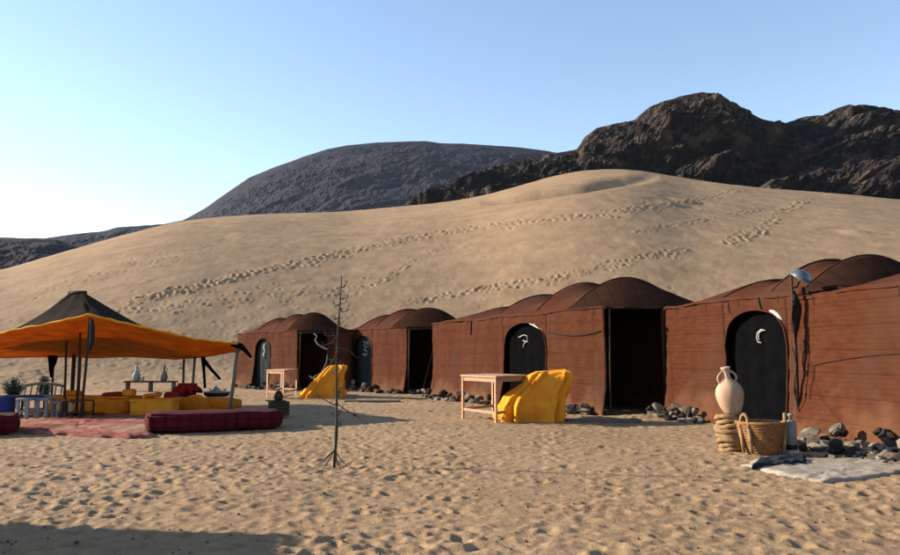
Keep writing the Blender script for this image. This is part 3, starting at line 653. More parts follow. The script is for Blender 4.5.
for i in range(12):
    f = i / 11; wv = .02 + .085 * math.sin(PI * min(1, f * 1.1)) ** 1.2 * (1 if f < .8 else .4); c = pp + Vector((.02 + .02 * math.sin(f * 5), -.035, 2.05 - .75 * f))
    rg.append([c + Vector((wv * (k_ / 4 - .5) * 1.4, .02 * math.sin(k_ * 2 + i), .01 * sn(i, k_))) for k_ in range(5)])
solo('torn_rag', solid(rg, Vector((0, .006, 0))), M['ropedark'], 'torn black rag hanging from the lamp pole at the tent corner', 'rag', None, True)
for k_, (x0, x1, z0, z1, lb) in enumerate(((-.05, -.02, 1.25, .1, 'frayed dark rope hanging beside the lamp pole down to the sand'), (.09, .11, 1.35, .55, 'short dark rope hanging on the tent side of the lamp pole'))):
    solo('hanging_rope', tube([pp + Vector((x0 + (x1 - x0) * f + .03 * math.sin(f * 9 + k_), -.04 - .04 * math.sin(f * 3), z0 + (z1 - z0) * f)) for f in np.linspace(0, 1, 18)], [.009 + (.014 if q % 6 == 3 else 0) for q in range(18)], 6), M['ropedark'], lb, 'rope', None, True)
for k_, (x, z, s) in enumerate(((.16, 2.04, .05), (.24, 1.98, .045))):
    solo('cloth_tassel', xf(rbox(.05, .03, .12, 0, 1, 3, .5, .012, k_), pp + Vector((x, -.03, z - .06))), M['ropedark'], ('dark cloth tassel hanging right under the dish lamp', 'dark cloth tassel hanging lower right of the dish lamp')[k_], 'tassel', None, True)

# ================================================================== tables with bare wood legs
def table(P0, P1, P2, h, lw, label, m='pinkwood'):
    """P0 nearest corner, P1 left corner, P2 right corner; a parallelogram top"""
    P3 = P1 + P2 - P0; c = (P1 + P2) / 2; c.z = 0; t_ = thing('wooden_table', c, label, 'table', 'bare wooden tables')
    up = lambda z: Vector((0, 0, z))
    e1 = (P1 - P0).normalized(); e2 = (P2 - P0).normalized()
    n = 5
    for i in range(n):                                        # boards of the top
        a = P0 - (e1 + e2) * .05; wv = (P2 - P0).length + .1; b0 = a + e2 * (wv * i / n + .003); b1_ = a + e2 * (wv * (i + 1) / n - .003); l = e1 * ((P1 - P0).length + .1)
        zz = h - .032 + .002 * (i % 2)
        V = [b0 + up(zz), b1_ + up(zz), b1_ + l + up(zz), b0 + l + up(zz)]; V += [v + up(.032) for v in V]
        part('top_board', (V, [(0, 3, 2, 1), (4, 5, 6, 7), (0, 1, 5, 4), (1, 2, 6, 5), (2, 3, 7, 6), (3, 0, 4, 7)]), M[m], t_)
    def bar(a, b, w_, hh, nm):
        dd = (b - a).normalized(); s = Vector((dd.y, -dd.x, 0)) * w_ / 2 if abs(dd.z) < .5 else None
        if s is None: V = [p + x * w_ / 2 + y * w_ / 2 for p in (a, b) for x, y in ((e1 + e2, Vector()), (e1 * -1 + e2, Vector()), (-e1 - e2, Vector()), (e1 - e2, Vector()))]
        else: V = [p + x for p in (a, b) for x in (s, s + up(hh), -s + up(hh), -s)]
        part(nm, (V, [(0, 1, 2, 3), (7, 6, 5, 4), (0, 4, 5, 1), (1, 5, 6, 2), (2, 6, 7, 3), (3, 7, 4, 0)]), M[m], t_)
    for p in (P0, P1, P2, P3): bar(Vector((p.x, p.y, -.03)), p + up(h - .034), lw, 0, 'leg')
    for a, b in ((P0, P1), (P0, P2), (P1, P3), (P2, P3)):
        dd = (b - a).normalized() * lw * .55; bar(a + dd + up(h - .105), b - dd + up(h - .105), lw * .5, .068, 'apron'); 
        bar(a + dd + up(.16), b - dd + up(.16), lw * .5, .045, 'stretcher')
    return t_
q0 = G(496, 424); q1 = G(463, 419); q2 = G(526, 419.5)
table(q0, q1, q2, .80, .055, 'bare pinkish wooden table beside the large yellow cover')
q0 = G(283, 399); q1 = G(267, 398); q2 = G(296, 395.5)
table(q0, q1, q2, .78, .07, 'bare wooden table with pale legs in front of the far left tent')

# ================================================================== yellow covers over stacked loungers
def cover(c, rz, rings, label, seed, name='covered_loungers'):
    N_ = 132; V = []; Fc = []; Rn = []
    for i in range(len(rings) * 6 - 5):
        f = i / 6; a = int(f); b = min(a + 1, len(rings) - 1); fr = f - a; fr = fr * fr * (3 - 2 * fr); Rn.append([rings[a][k_] + (rings[b][k_] - rings[a][k_]) * fr for k_ in range(5)])
    for (z, x0, x1, y, tlt) in Rn:
        cx = (x0 + x1) / 2; hx = (x1 - x0) / 2
        for j in range(N_):
            a = 2 * PI * j / N_; ca, sa = math.cos(a), math.sin(a); e = 2 / 4.6
            x = cx + hx * math.copysign(abs(ca) ** e, ca); yy = y * math.copysign(abs(sa) ** e, sa); zz = z + tlt * (x - cx)
            fold = (.035 * sn(a * 3.2, z * .9, seed) + .05 * math.sin(a * 9 + 1.5 * sn(a, z * 2, seed)) + .02 * sn(a * 7 + z * 3, z * 2, seed + 3)) * (1.5 - 1.2 * min(1, z))
            fold += .026 * sn(a * 11 + z * 6, z * 8, seed + 7) + .012 * sn(a * 25, z * 15 + a * 4, seed + 9)
            x += fold * ca; yy += fold * sa; V.append(Vector((x, yy, max(zz + .012 * sn(x * 7, yy * 7, seed), -.02) if z < .05 else zz + .022 * sn(x * 5, yy * 5, seed) + 0.010 * sn(x * 9 + yy * 5, yy * 11 + zz * 7, seed + 1) + .012 * sn(x * 21, yy * 21, seed + 5))))
    K = len(Rn)
    for i in range(K - 1):
        for j in range(N_): Fc.append((i * N_ + j, i * N_ + (j + 1) % N_, (i + 1) * N_ + (j + 1) % N_, (i + 1) * N_ + j))
    last = (K - 1) * N_; cc = sum((V[last + j] for j in range(N_)), Vector()) / N_; cc.z += .015; V.append(cc)
    for j in range(N_): Fc.append((last + j, last + (j + 1) % N_, len(V) - 1))
    o = solo(name, xf((V, Fc), c, rz), M['yellow'], label, 'cloth cover', 'yellow cloth covers', True)
    return o
cc = G(533, 423); cc.z = 0
cover(cc + Vector((0, .42, 0)), .10, [(0, -.54, .48, .44, 0), (.10, -.53, .50, .42, .03), (.30, -.50, .55, .40, .10), (.48, -.40, .64, .37, .16), (.62, -.27, .70, .34, .20), (.74, -.10, .72, .31, .18), (.84, .02, .70, .26, .10), (.87, .12, .62, .16, .04)],
      'large crumpled bright yellow cover over stacked loungers beside the pinkish table', 61)
cc = G(321, 398.5); cc.z = 0
cover(cc + Vector((0, .4, 0)), .15, [(0, -.62, .50, .45, 0), (.12, -.58, .50, .43, .05), (.34, -.42, .50, .40, .15), (.58, -.25, .52, .36, .25), (.74, -.05, .60, .33, .24), (.86, .1, .62, .25, .14), (.90, .2, .5, .15, .08)],
      'smaller yellow cover over stacked loungers beside the bare table by the far left tent', 67)
# low boards lying on the sand
for (a, b, w_, lb) in ((G(345, 401), G(400, 401), .35, 'low flat board on the sand before the grey arched curtain'), (G(566, 421), G(640, 421), .25, 'pale flat plank on the sand at the threshold of the middle tent')):
    a.z = b.z = 0; c = (a + b) / 2; c.z = gz(c.x, c.y) - .01
    solo('plank', xf(rbox((b - a).length, w_, .06, .008, 1), c, math.atan2(b.y - a.y, b.x - a.x)), M['greywood'], lb, 'plank')

# ================================================================== dry sapling in front
ps = G(334, 466); ps.z = gz(ps.x, ps.y)
sp = thing('dry_sapling', ps, 'thin bare dead sapling with short twigs standing alone in the sand', 'dead tree')
tk = [ps + Vector((.012 * math.sin(z * 4) + .018 * z, .006 * math.cos(z * 5), z)) for z in np.linspace(-.03, 1.98, 26)]
part('trunk', tube(tk, [.0155 - .0095 * (i / 25) + (.004 if i in (4, 5) else 0) for i in range(26)], 8), M['twig'], sp, True)
def twig(z0, dx, dy, dz, n_=7, r=.007, sub=2):
    b = ps + Vector((.012 * math.sin(z0 * 4) + .018 * z0, 0, z0)); pts = [b + Vector((dx * f + .015 * math.sin(f * 7 + z0 * 9), dy * f, dz * f + .02 * math.sin(f * 6 + z0 * 5))) for f in np.linspace(0, 1, n_)]
    gs = [tube(pts, [r * (1 - .6 * f) for f in np.linspace(0, 1, n_)], 6)]
    for k_ in range(sub):
        p = pts[2 + k_ * 2 if 2 + k_ * 2 < n_ else -2]; e = p + Vector((R_.uniform(-.05, .05), R_.uniform(-.04, .04), R_.uniform(.02, .08)))
        gs.append(tube([p, p.lerp(e, .5) + Vector((.006, 0, .004)), e], [r * .55, r * .45, r * .2], 5))
    part('branch', join(*gs), M['twig'], sp, True)
for a in ((1.86, .07, .0, .05), (1.78, -.05, .03, .05), (1.74, .10, -.03, .02), (1.66, -.10, .02, .03), (1.62, .09, .03, -.01), (1.45, .05, .0, .05), (1.52, -.07, 0, .02), (1.32, -.14, .02, .06), (1.22, .26, .0, -.09), (1.26, -.2, 0, .0),
          (1.10, -.10, .03, -.05), (1.02, .06, .02, .03), (.78, .10, 0, .02), (.66, .30, .03, -.22), (.64, -.26, .02, .10), (.50, -.06, .02, .05), (.42, .05, 0, .03)): twig(*a)
for q_ in range(9): z_ = R_.uniform(.45, 1.85); twig(z_, R_.choice([-1, 1]) * R_.uniform(.04, .13), R_.uniform(-.03, .03), R_.uniform(-.02, .07), 7, .0045)
for (dx, dy) in ((-.20, .02), (-.11, -.10), (.09, -.10), (.16, .04), (.02, .14), (-.24, -.05)): part('root', tube([ps + Vector((dx * f, dy * f, .19 * (1 - f) ** 1.3 - .01)) for f in np.linspace(0, 1, 6)], [.006, .006, .005, .005, .004, .003], 6), M['twig'], sp, True)
for (px, py, s, lb) in ((355, 415, .05, 'small dark stone on the shaded sand right of the sapling'), (302, 427, .04, 'small pale stone at the edge of the canopy shadow left of the sapling'), (361, 509, .012, 'tiny dark pebble on the open sand in the foreground')):
    p = G(px, py); o = bpy.data.objects.new('stone', SM['pale' if 'pale' in lb else 'dark'][0]); COL.objects.link(o); o.location = (p.x, p.y, gz(p.x, p.y) + s * .4); o.scale = (s * 1.2, s, s); tag(o, lb, 'stone')

# ================================================================== CANOPY
DF, DB = 13.6, 17.3
def lerp_tab(x, tab): return float(np.interp(x, [t_[0] for t_ in tab], [t_[1] for t_ in tab]))
FX = [(-80, 348, 14.2), (-20, 338, 14), (0, 334.5, 13.9), (40, 326.5, 13.7), (88, 316.5, 13.5), (130, 325, 13.6), (175, 336, 13.8), (215, 343, 14.0), (243, 346, 14.2)]
BX = [(-80, 362, 17.5), (-20, 357.5, 17.5), (0, 357, 17.4), (50, 356, 17.3), (90, 357, 17.3), (130, 356, 17.2), (175, 359, 17.0), (205, 356, 16.5), (237, 349, 15.0)]
NF = 60; NB = 20; P_ = []
for i in range(NF + 1):
    f = i / NF; idx = f * (len(FX) - 1); fa = [np.interp(idx, range(len(FX)), [q[k_] for q in FX]) for k_ in range(3)]; ba = [np.interp(idx, range(len(BX)), [q[k_] for q in BX]) for k_ in range(3)]
    a = at(*fa); b = at(*ba); row = []
    for j in range(NB + 1):
        g_ = j / NB; p = a.lerp(b, g_); sag = -.09 * 4 * g_ * (1 - g_) + .03 * math.sin(f * 22) * math.sin(PI * g_) + .02 * sn(f * 14, g_ * 3, 2); row.append(p + Vector((0, 0, sag)))
    P_.append(row)
apx = at(78, 292, 15.6)
cn_ = thing('canopy', Vector((apx.x, apx.y, 0)), 'low orange cloth canopy on poles shading the seats at the left', 'canopy')
part('orange_sheet', solid(P_, Vector((0, 0, .012))), M['orange'], cn_, True)
rim = [P_[i][0] + Vector((0, -.02, .02 + .008 * math.sin(i * 1.9))) for i in range(NF + 1)]
part('rolled_edge', tube(rim, [.020 + .006 * math.sin(i * 1.3) for i in range(NF + 1)], 8), M['rim'], cn_, True)
rim = [P_[i][-1] + Vector((0, .0, -.01)) for i in range(NF + 1)]
part('rear_hem', tube(rim, .018, 6), M['orange'], cn_, True)
# poles
def pole(p0, p1, r, nm='pole', m='darkwood', lb=None): part(nm, tube([p0, p0.lerp(p1, .5) + Vector((.01, 0, 0)), p1], [r * 1.1, r, r * .9], 8), M[m], cn_, True, lb)
for (x0, y0, x1, y1, dd) in ((66.5, 330, 64.5, 0, 15.0), (80.5, 324, 77, 0, 14.4), (90, 317, 81.5, 0, 13.6)):
    top = at(x0, y0, dd); bt = at(x1, 400, dd + .1); bt.z = 0; pole(bt, top, .024)
top = at(53.5, 357, 17.2); pole(Vector((top.x, top.y, 0)), top, .025, 'rear_pole')
part('pole_wrap', tube([top + Vector((0, -.03, .02)), top + Vector((.01, -.05, -.12)), top + Vector((-.02, -.04, -.3)), top + Vector((0, -.03, -.46))], [.11, .09, .045, .03], 8), M['black_cloth'], cn_, True)
top = at(195, 357, 16.6); b_ = at(191, 380, 16.6); b_.z = 0; pole(Vector((b_.x, b_.y, 0)), top, .03, 'rear_pole', 'greywood')
top = at(203, 357, 16.4); part('black_strut', tube([top, at(204, 372, 16.4), at(205, 388, 16.4)], [.05, .03, .028], 8), M['black_cloth'], cn_, True)
part('black_strut', tube([at(203, 359, 16.3), at(211, 369, 16.2), at(220, 379, 16.1)], [.045, .035, .028], 8), M['black_cloth'], cn_, True)
top = at(238, 346, 14.3); b_ = at(229, 400, 14.3); b_.z = 0; pole(b_, top, .035, 'corner_pole', 'greywood')
part('corner_tie', tube([at(232, 344, 14.2), at(241, 346, 14.15), at(246, 351, 14.1), at(251, 357, 14.05)], [.05, .055, .04, .025], 8), M['black_cloth'], cn_, True)
rl = at(93, 322, 13.4); part('rolled_curtain', tube([rl + Vector((-.03, 0, .06)), rl + Vector((0, -.02, -.1)), rl + Vector((.01, -.02, -.3)), rl + Vector((-.04, 0, -.5))], [.03, .045, .042, .02], 9), M['grey_cloth'], cn_, True)
# black peaked tent roof rising behind it
pk = thing('peaked_roof', Vector((apx.x, apx.y + 1.2, 0)), 'dark peaked goat hair roof rising above the orange canopy', 'tent roof')
def pt(px, py, d): return at(px, py, d)
ap0, ap1 = at(71, 292, 16.6), at(84, 292, 16.6)
ev = [at(-12, 341, 15.2), at(40, 334, 14.9), at(90, 326, 14.8), at(116, 327, 15.0), at(134, 334, 15.6), Vector((at(134, 334, 15.6).x, 18.6, 1.5)), Vector((at(80, 330, 15).x, 19.2, 1.5)), Vector((at(0, 341, 15.4).x, 18.8, 1.5))]
NRv = 64; rows = []
for j in range(NRv + 1):
    f = (j % NRv) / NRv * len(ev); a = int(f); e = ev[a].lerp(ev[(a + 1) % len(ev)], f - a); tq = min(1, max(0, (e.x - ap0.x + 1.0) / 2.6)); a_ = ap0.lerp(ap1, min(1, max(0, (e.x - ev[0].x) / (ev[4].x - ev[0].x))))
    rows.append([a_.lerp(e, k_ / 16) + Vector((0, 0, -.13 * math.sin(PI * (k_ / 16)) * (1 - .4 * (k_ / 16)) + .015 * sn(j * .5, k_ * .5, 9))) for k_ in range(17)])
part('cloth', solid(rows, Vector((0, 0, -.015))), M['tent_black'], pk, True)
part('ridge_pole', tube([ap0 + Vector((-.05, 0, -.02)), ap1 + Vector((.05, 0, -.02))], .05, 8), M['darkwood'], pk, True)
cpx = (ap0 + ap1) / 2; part('centre_pole', tube([Vector((cpx.x, cpx.y, 0)), cpx - Vector((0, 0, .04))], .045, 8), M['darkwood'], pk, True)
for e in (ev[5], ev[7]): part('corner_pole', tube([Vector((e.x, e.y, 0)), e], .03, 8), M['darkwood'], pk, True)

# ================================================================== SEATS, RUGS AND THINGS UNDER THE CANOPY
def placed(fl, fr, dep, h, g_fn, z=0):
    """box-like geometry: front-left and front-right ground points, depth behind them"""
    a = fl.copy(); b = fr.copy(); a.z = b.z = 0; ln = (b - a).length; rz = math.atan2(b.y - a.y, b.x - a.x); c = (a + b) / 2 + Vector((-math.sin(rz), math.cos(rz), 0)) * dep / 2; c.z = z
    return xf(g_fn(ln, dep, h), c, rz)
soft = lambda puff, nz, seed: (lambda l, d_, h: rbox(l, d_, h, 0, 1, 9, puff, nz, seed))
fo = [G(-20, 422), G(60, 419), G(125, 417), G(150, 421), G(152, 437), G(120, 438), G(60, 434), G(-10, 430)]
for p in fo: p.z = 0
solo('ground_rug', flat_sheet(fo, .035, .012, .012, 71), M['rug_pink'], 'faded pink and red rug spread on the sand under the canopy', 'rug', None, True)
# near red mattress
o = solo('floor_mattress', placed(G(143, 434), G(286, 429), .95, .27, soft(.22, .018, 3)), M['red'], 'long dark red woven floor mattress at the front edge of the seats', 'mattress', 'floor mattresses', True)
fp = placed(G(143, 434), G(286, 429), .95, .27, lambda l, d_, h: tube([Vector((x * l * .47, y * d_ * .45, h * .86)) for x, y in ((-1, -1), (1, -1), (1, 1), (-1, 1), (-1, -1))], .018, 6))
ORG_ = ORG[o]; pr = bpy.data.objects.new('piping', mesh_from('piping', [Vector(v) - ORG_ for v in fp[0]], fp[1], M['red'], True)); COL.objects.link(pr); pr.parent = o
solo('floor_mattress', placed(G(-60, 437), G(17, 434), .9, .26, soft(.3, .018, 5)), M['red'], 'dark red floor mattress cut by the left edge of the picture', 'mattress', 'floor mattresses', True)
# orange bench seats
solo('bench_seat', placed(G(45, 415), G(129, 415), .8, .29, soft(.16, .026, 8)), M['amber'], 'long low orange bench seat behind the canopy poles', 'bench', 'low orange and yellow seats', True)
solo('seat_cloth', placed(G(43, 413.5), G(88, 413.5), .75, .035, soft(.1, .008, 9), .29), M['yellow'], 'yellow cloth lying on the left end of the long orange bench', 'cloth', None, True)
solo('seat_cloth', placed(G(90, 413.3), G(130, 413.3), .75, .03, soft(.1, .008, 10), .29), M['yellow'], 'yellow cloth lying on the right end of the long orange bench', 'cloth', None, True)
solo('cushion', placed(G(99, 413), G(118, 413), .45, .085, soft(.5, .01, 11), .325), M['red_bright'], 'flat red cushion on the long orange bench', 'cushion', 'cushions', True)
tb = thing('low_table', G(152, 415), 'low square table under a pale yellow cloth, left of the red draped stool', 'table')
part('table_top', placed(G(128, 416), G(174, 415.5), .75, .04, lambda l, d_, h: rbox(l, d_, h, .012, 2), .27), M['yellow'], tb, True)
for a, b, sd in ((G(128, 416), G(174, 415.5), 0),):
    part('cloth_skirt', placed(G(129, 416), G(173, 415.5), .72, .27, soft(.06, .026, 14), .0), M['yellow'], tb, True)
for (px, py) in ((131, 414), (171, 414)): p = G(px, py); part('leg', tube([Vector((p.x, p.y, 0)), Vector((p.x, p.y, .26))], .022, 6), M['darkwood'], tb)
# long bench continuing to the right
solo('bench_seat', placed(G(160, 412), G(204, 412), .7, .26, soft(.16, .026, 18)), M['amber'], 'short orange seat between the yellow low table and the tray', 'bench', 'low orange and yellow seats', True)
# red draped stool with a scalloped edge
p = G(185, 409); p.y += .1
st = thing('draped_stool', Vector((p.x, p.y, 0)), 'stool under a red cloth with a scalloped edge', 'stool')
V = []; Fc = []; N_ = 60
prof = [(.20, 0), (.20, .24), (.21, .27)]
part('cloth_base', lathe([(.17, 0), (.20, .05), (.19, .30), (.20, .40)], 24, (p.x, p.y, 0), .05), M['red'], st, True)
for r, z, amp in ((.02, .50, 0), (.14, .505, 0), (.22, .49, .01), (.26, .44, .03), (.285, .37, .05)):
    for j in range(N_):
        a = 2 * PI * j / N_; V.append(Vector((p.x + (r + amp * math.sin(a * 10)) * math.cos(a), p.y + (r + amp * math.sin(a * 10)) * math.sin(a), z + amp * .8 * math.cos(a * 10) + .01 * sn(j, r * 9))))
for i in range(4):
    for j in range(N_): Fc.append((i * N_ + j, (i + 1) * N_ + j, (i + 1) * N_ + (j + 1) % N_, i * N_ + (j + 1) % N_))
Fc.append(tuple(range(N_)))
part('scalloped_cloth', (V, Fc), M['red_bright'], st, True)
part('wooden_rail', xf(rbox(.42, .03, .05, .008), (p.x, p.y, .505), .1), M['red_bright'], st)
solo('cushion', placed(G(184, 411), G(203, 411), .20, .34, soft(.75, .012, 21)), M['yellow'], 'plump bright yellow cushion standing upright before the red draped stool', 'cushion', 'cushions', True)
# pouf with tray, teapot and glass
solo('pouf', placed(G(203, 411), G(238, 410), .6, .25, soft(.45, .012, 23)), M['amber'], 'orange brown pouf carrying the round black tray', 'pouf', None, True)
p = G(212, 409); tp = Vector((p.x, p.y + .30, .25))
rt = thing('tea_tray', tp, 'round black tray with a pale rim on the orange pouf', 'tray')
part('dish', lathe([(.10, 0), (.24, .005), (.275, .05), (.28, .10), (.27, .10), (.25, .05), (.02, .03)], 30, tp), M['blacksteel'], rt, True)
part('rim', tube([tp + Vector((.276 * math.cos(a), .276 * math.sin(a), .105)) for a in np.linspace(0, 2 * PI, 36)], .012, 6, False), M['steel'], rt, True)
q = tp + Vector((-.02, 0, .055))
tpot = thing('teapot', q, 'small dark metal teapot on the round black tray', 'teapot')
part('body', lathe([(.05, 0), (.08, .02), (.092, .06), (.08, .10), (.05, .13), (.04, .135)], 22, q), M['steel'], tpot, True)
part('lid', lathe([(.042, .134), (.03, .16), (.010, .175), (.013, .19), (.004, .20)], 16, q), M['steel'], tpot, True)
part('spout', tube([q + Vector((-.08, 0, .05)), q + Vector((-.12, 0, .09)), q + Vector((-.15, 0, .14))], [.02, .014, .008], 8), M['steel'], tpot, True)
part('handle', tube([q + Vector((.07 + .05 * math.sin(f * PI), 0, .12 - .09 * f)) for f in np.linspace(0, 1, 8)], .008, 6), M['blacksteel'], tpot, True)
q = tp + Vector((.17, .02, .06)); 
gl = thing('tea_glass', q, 'white tea glass on the right side of the black tray', 'glass')
part('body', lathe([(.025, 0), (.028, .005), (.036, .11), (.033, .11), (.024, .015)], 14, q), M['white_cloth'], gl, True)
part('rim', tube([q + Vector((.035 * math.cos(a), .035 * math.sin(a), .11)) for a in np.linspace(0, 2 * PI, 16)], .003, 5, False), M['brass'], gl, True)
# olive crate with a dark jar at the right end of the mattress
ca, cb = G(268, 417), G(286, 416.5)
cr = thing('wooden_crate', Vector(((ca.x + cb.x) / 2, ca.y, 0)), 'dark olive wooden crate at the right end of the red mattress', 'crate')
for k_ in range(4): part('slat', placed(ca, cb, .03, .062, lambda l, d_, h: rbox(l, d_, h, .006, 1), .005 + k_ * .068), M['olive'], cr)
off = Vector((0, .30, 0))
for k_ in range(4): part('slat', placed(ca + off, cb + off, .03, .062, lambda l, d_, h: rbox(l, d_, h, .006, 1), .005 + k_ * .068), M['olive'], cr)
for x_ in (ca, cb):
    for k_ in range(4): part('slat', xf(rbox(.025, .28, .062, .006, 1), (x_.x + (.02 if x_ is ca else -.02), x_.y + .165, .005 + k_ * .068)), M['olive'], cr)
part('lid', placed(ca, cb, .33, .02, lambda l, d_, h: rbox(l + .02, d_, h, .005, 1), .278), M['olive'], cr)
cj = Vector(((ca.x + cb.x) / 2, ca.y + .16, .30))
jr = thing('jar', cj, 'dark round jar standing on the olive crate', 'jar')
part('body', lathe([(.06, 0), (.085, .03), (.09, .08), (.07, .13), (.055, .15)], 18, cj), M['darkwood'], jr, True); part('lid', lathe([(.058, .148), (.06, .165), (.02, .18)], 16, cj), M['darkwood'], jr, True)
# blue table and grey stools at the left edge
bt_ = thing('blue_table', G(10, 415), 'low table under a deep blue cloth at the left edge', 'table')
part('table_top', placed(G(-40, 417), G(44, 414), .8, .035, lambda l, d_, h: rbox(l, d_, h, .012, 2), .32), M['bluecloth'], bt_, True)
part('cloth_skirt', placed(G(-40, 417), G(12, 415.5), .78, .32, soft(.04, .014, 31)), M['bluecloth'], bt_, True)
for px in (20, 42): p = G(px, 414.5); part('leg', tube([Vector((p.x, p.y + .05, 0)), Vector((p.x, p.y + .05, .32))], .02, 6), M['darkwood'], bt_)
def stool(px0, px1, py, h, label):
    a, b = G(px0, py), G(px1, py); a.z = b.z = 0; l = (b - a).length; c = (a + b) / 2; t_ = thing('stool', c, label, 'stool', 'grey stools at the left edge')
    part('seat', xf(rbox(l, .34, .05, .02, 2), (c.x, c.y + .17, h - .05)), M['greyfab'], t_, True)
    for x in (-1, 1):
        for y in (0, 1): part('leg', xf(rbox(.045, .045, h - .05, .006, 1), (c.x + x * (l / 2 - .04), c.y + .04 + y * .26, 0)), M['greyfab'], t_)
    for x in (-1, 1): part('rail', xf(rbox(.03, .24, .03, .005, 1), (c.x + x * (l / 2 - .04), c.y + .17, .12)), M['greyfab'], t_)
    part('rail', xf(rbox(l - .1, .03, .03, .005, 1), (c.x, c.y + .04, .12)), M['greyfab'], t_)
stool(14, 28, 419.5, .38, 'grey painted stool in front of the blue table'); stool(34, 47, 418.5, .37, 'grey painted stool between the blue table and the orange bench')
stool(49, 58, 418, .30, 'smallest grey stool, against the left end of the orange bench')
ap_ = thing('armchair', G(34, 409), 'pale grey chair with a rounded back behind the blue table', 'chair')
p = G(34, 408); p.z = 0
for k_ in range(7): part('back_slat', tube([Vector((p.x - .42 + k_ * .14, p.y + .3, .2)), Vector((p.x - .40 + k_ * .135, p.y + .36, .46 + .05 * math.sin(PI * k_ / 6)))], .016, 6), M['greyfab'], ap_, True)
part('back_rail', tube([Vector((p.x - .48 + f * .96, p.y + .36, .46 + .07 * math.sin(PI * f))) for f in np.linspace(0, 1, 14)], .032, 8), M['greyfab'], ap_, True)
part('seat', xf(rbox(.9, .42, .06, .02, 2), (p.x, p.y + .12, .22)), M['greyfab'], ap_, True)
for x in (-.38, .38):
    for y in (-.03, .28): part('leg', xf(rbox(.05, .05, .22, .006, 1), (p.x + x, p.y + y, 0)), M['greyfab'], ap_)
# table frame visible among the poles
fr_ = thing('drinks_stand', G(74, 419), 'low dark wooden stand with bottles at the foot of the canopy poles', 'stand')
a, b = G(62, 419), G(83, 419); a.z = b.z = 0
for y in (0, .38):
    part('rail', xf(rbox((b - a).length, .03, .03, .005, 1), ((a.x + b.x) / 2, a.y + y, .30)), M['darkwood'], fr_)
    for x in (a.x, b.x): part('leg', xf(rbox(.03, .03, .30, .005, 1), (x, a.y + y, 0)), M['darkwood'], fr_)
part('shelf', xf(rbox((b - a).length, .40, .02, .005, 1), ((a.x + b.x) / 2, a.y + .19, .10)), M['darkwood'], fr_)
for k_, (px, h, mm, lb) in enumerate(((66, .2, 'brass', 'yellowish bottle on the low stand, leftmost'), (72, .24, 'darkwood', 'dark bottle in the middle of the low stand'), (78, .2, 'clay', 'pale bottle at the right of the low stand'))):
    p = G(px, 417); c = Vector((p.x, a.y + .19, .12)); bo = thing('bottle', c, lb, 'bottle', 'bottles on the low stand')
    part('body', lathe([(.04, 0), (.045, .01), (.045, h * .6), (.018, h * .75), (.016, h)], 14, c), M[mm], bo, True); part('cap', lathe([(.02, h), (.02, h + .02), (.01, h + .022)], 10, c), M['blacksteel'], bo, True)
# low wall bench with vases far behind the seats
a, b = G(125, 391), G(176, 391); c = (a + b) / 2; c.z = gz(c.x, c.y)
bn = thing('long_bench', c, 'thin brown wooden bench on the sand behind the seats', 'bench')
part('board', xf(rbox((b - a).length, .35, .05, .01, 1), c + Vector((0, 0, .30))), M['darkwood'], bn)
for f in (-.45, .0, .45): part('leg', xf(rbox(.05, .3, .30, .01, 1), c + Vector((f * (b - a).length, 0, 0))), M['greywood'], bn)
for px, hh, mm, lb in ((136, .50, 'greyfab', 'slim grey lantern jug on the left of the thin brown bench'), (163, .52, 'greywood', 'slim pale jug on the right of the thin brown bench')):
    p = Vector((c.x + (px - 150.5) / F * c.y, c.y, c.z + .352)); v_ = thing('jug', p, lb, 'jug', 'jugs on the thin brown bench')
    part('body', lathe([(.08, 0), (.12, .04), (.13, .16), (.09, .28), (.045, .34), (.035, hh - .06), (.05, hh)], 18, p, .03), M[mm], v_, True); part('handle', tube([p + Vector((.04 + .07 * math.sin(f * PI), 0, hh - .06 - .2 * f)) for f in np.linspace(0, 1, 8)], .014, 6), M[mm], v_, True)
p = Vector((c.x + (143 - 150.5) / F * c.y, c.y - .1, c.z + .352)); 
solo('cup', lathe([(.05, 0), (.06, .02), (.07, .14), (.06, .14), (.045, .02)], 14, p), M['clay'], 'small clay cup beside the grey jug on the thin bench', 'cup', None, True)
# two dusty shrubs behind the left seats
def shrub(px, py, d, h, w_, label, tall):
    p = at(px, py, d); p.z = gz(p.x, p.y); t_ = thing('desert_shrub', p, label, 'shrub', 'dusty shrubs behind the seats')
    st_ = []; V = []; Fc = []
    for i in range(26):
        a = R_.uniform(0, 2 * PI); e = Vector((math.cos(a) * w_ * R_.uniform(.1, .5), math.sin(a) * w_ * R_.uniform(.1, .5), h * R_.uniform(.5, 1)))
        if tall: e.x *= (1.3 - e.z / h); e.y *= (1.3 - e.z / h)
        st_.append(tube([p, p + e * .5 + Vector((0, 0, .05)), p + e], [.012, .008, .003], 5))
        for k_ in range(70):
            f = R_.uniform(.25, 1.02); c = p + e * f + Vector((R_.gauss(0, .045), R_.gauss(0, .045), R_.gauss(0, .05))); u_ = Vector((R_.gauss(0, 1), R_.gauss(0, 1), R_.gauss(0, 1))).normalized() * R_.uniform(.02, .04); v = u_.orthogonal().normalized() * .012; n = len(V)
            V += [c - u_, c + v, c + u_, c - v]; Fc.append((n, n + 1, n + 2, n + 3))
    part('stem', join(*st_), M['twig'], t_, True); part('foliage', (V, Fc), M['leaf'], t_)
shrub(13, 392, 21, .55, .75, 'round dusty green shrub behind the blue table', False)
shrub(44, 390, 21, .62, .5, 'pointed dusty green shrub beside the rear canopy pole', True)

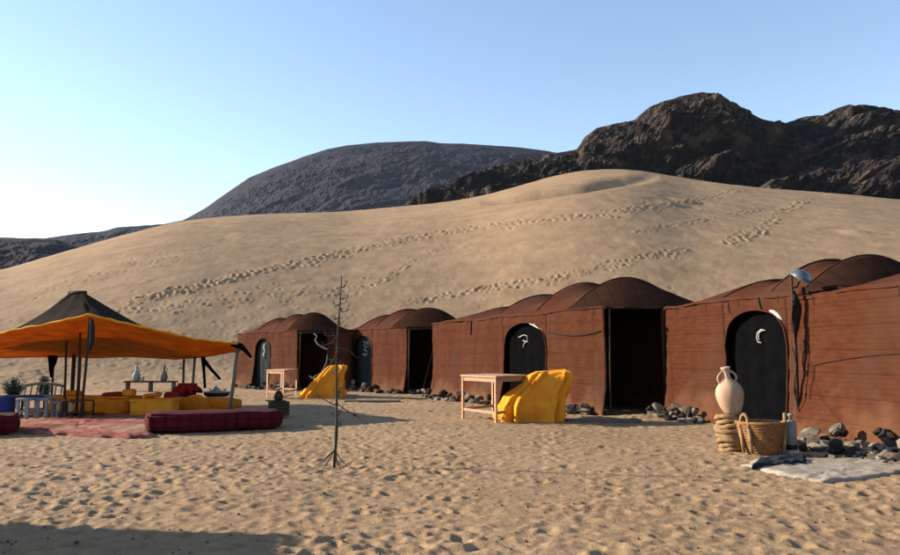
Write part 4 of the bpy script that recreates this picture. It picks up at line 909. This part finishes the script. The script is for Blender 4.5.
# ================================================================== HAZE
hb = mesh_from('haze', [(x, y, z) for x in (-1150, 1250) for y in (-60, 1300) for z in (-1.5, 262)], [(0, 1, 3, 2), (4, 6, 7, 5), (0, 4, 5, 1), (2, 3, 7, 6), (0, 2, 6, 4), (1, 5, 7, 3)], M['sand'])
hb.materials.clear(); hm = bpy.data.materials.new('pale_air'); hm.use_nodes = True; hm.node_tree.nodes.clear()
pv = hm.node_tree.nodes.new('ShaderNodeVolumePrincipled'); pv.inputs['Density'].default_value = .00003; pv.inputs['Color'].default_value = (.62, .76, 1, 1); pv.inputs['Anisotropy'].default_value = .3
om = hm.node_tree.nodes.new('ShaderNodeOutputMaterial'); hm.node_tree.links.new(pv.outputs[0], om.inputs['Volume']); hb.materials.append(hm)
ho = bpy.data.objects.new('haze', hb); COL.objects.link(ho); ho['kind'] = 'stuff'; ho['label'] = 'thin pale air that softens the far mountains'

V = []; Fc = []
for i in range(2600):
    r = math.exp(R_.uniform(math.log(4.0), math.log(16))); a = R_.uniform(az_in[60], az_in[-60]); x, y = r * math.sin(a), r * math.cos(a); q = .004 + .010 * R_.random() ** 4; z = gz(x, y) + q * .3; n = len(V)
    f1 = R_.uniform(.7, 1.5); an = R_.uniform(0, 6.3); ca, sa = math.cos(an) * q, math.sin(an) * q
    V += [(x + ca * f1, y + sa * f1, z), (x - sa, y + ca, z), (x - ca * f1, y - sa * f1, z), (x + sa, y - ca, z), (x, y, z + q * .8), (x, y, z - q)]
    Fc += [(n, n + 1, n + 4), (n + 1, n + 2, n + 4), (n + 2, n + 3, n + 4), (n + 3, n, n + 4), (n + 1, n, n + 5), (n + 2, n + 1, n + 5), (n + 3, n + 2, n + 5), (n, n + 3, n + 5)]
solo('gravel', (V, Fc), M['stone_mid'], 'loose dark grit and twig crumbs scattered over the open sand', 'gravel', None, False, 'stuff')
for (x0, x1, py, dep, h, z, mm, lb, sd) in ((60, 76, 412.5, .3, .12, .32, 'amber', 'orange cushion near the left end of the long orange bench', 41), (120, 131, 412.5, .3, .15, .32, 'yellow', 'small yellow cushion at the right end of the long orange bench', 42),
        (140, 158, 413.5, .3, .09, .30, 'amber', 'flat orange cushion on the yellow low table', 43), (162, 176, 411, .3, .14, .25, 'red_bright', 'small red cushion on the short orange seat beside the draped stool', 44), (225, 240, 408, .28, .20, 0, 'amber', 'orange brown bolster standing right of the pouf', 45)):
    solo('cushion', placed(G(x0, py), G(x1, py), dep, h, soft(.55, .018, sd), z), M[mm], lb, 'cushion', 'cushions', True)
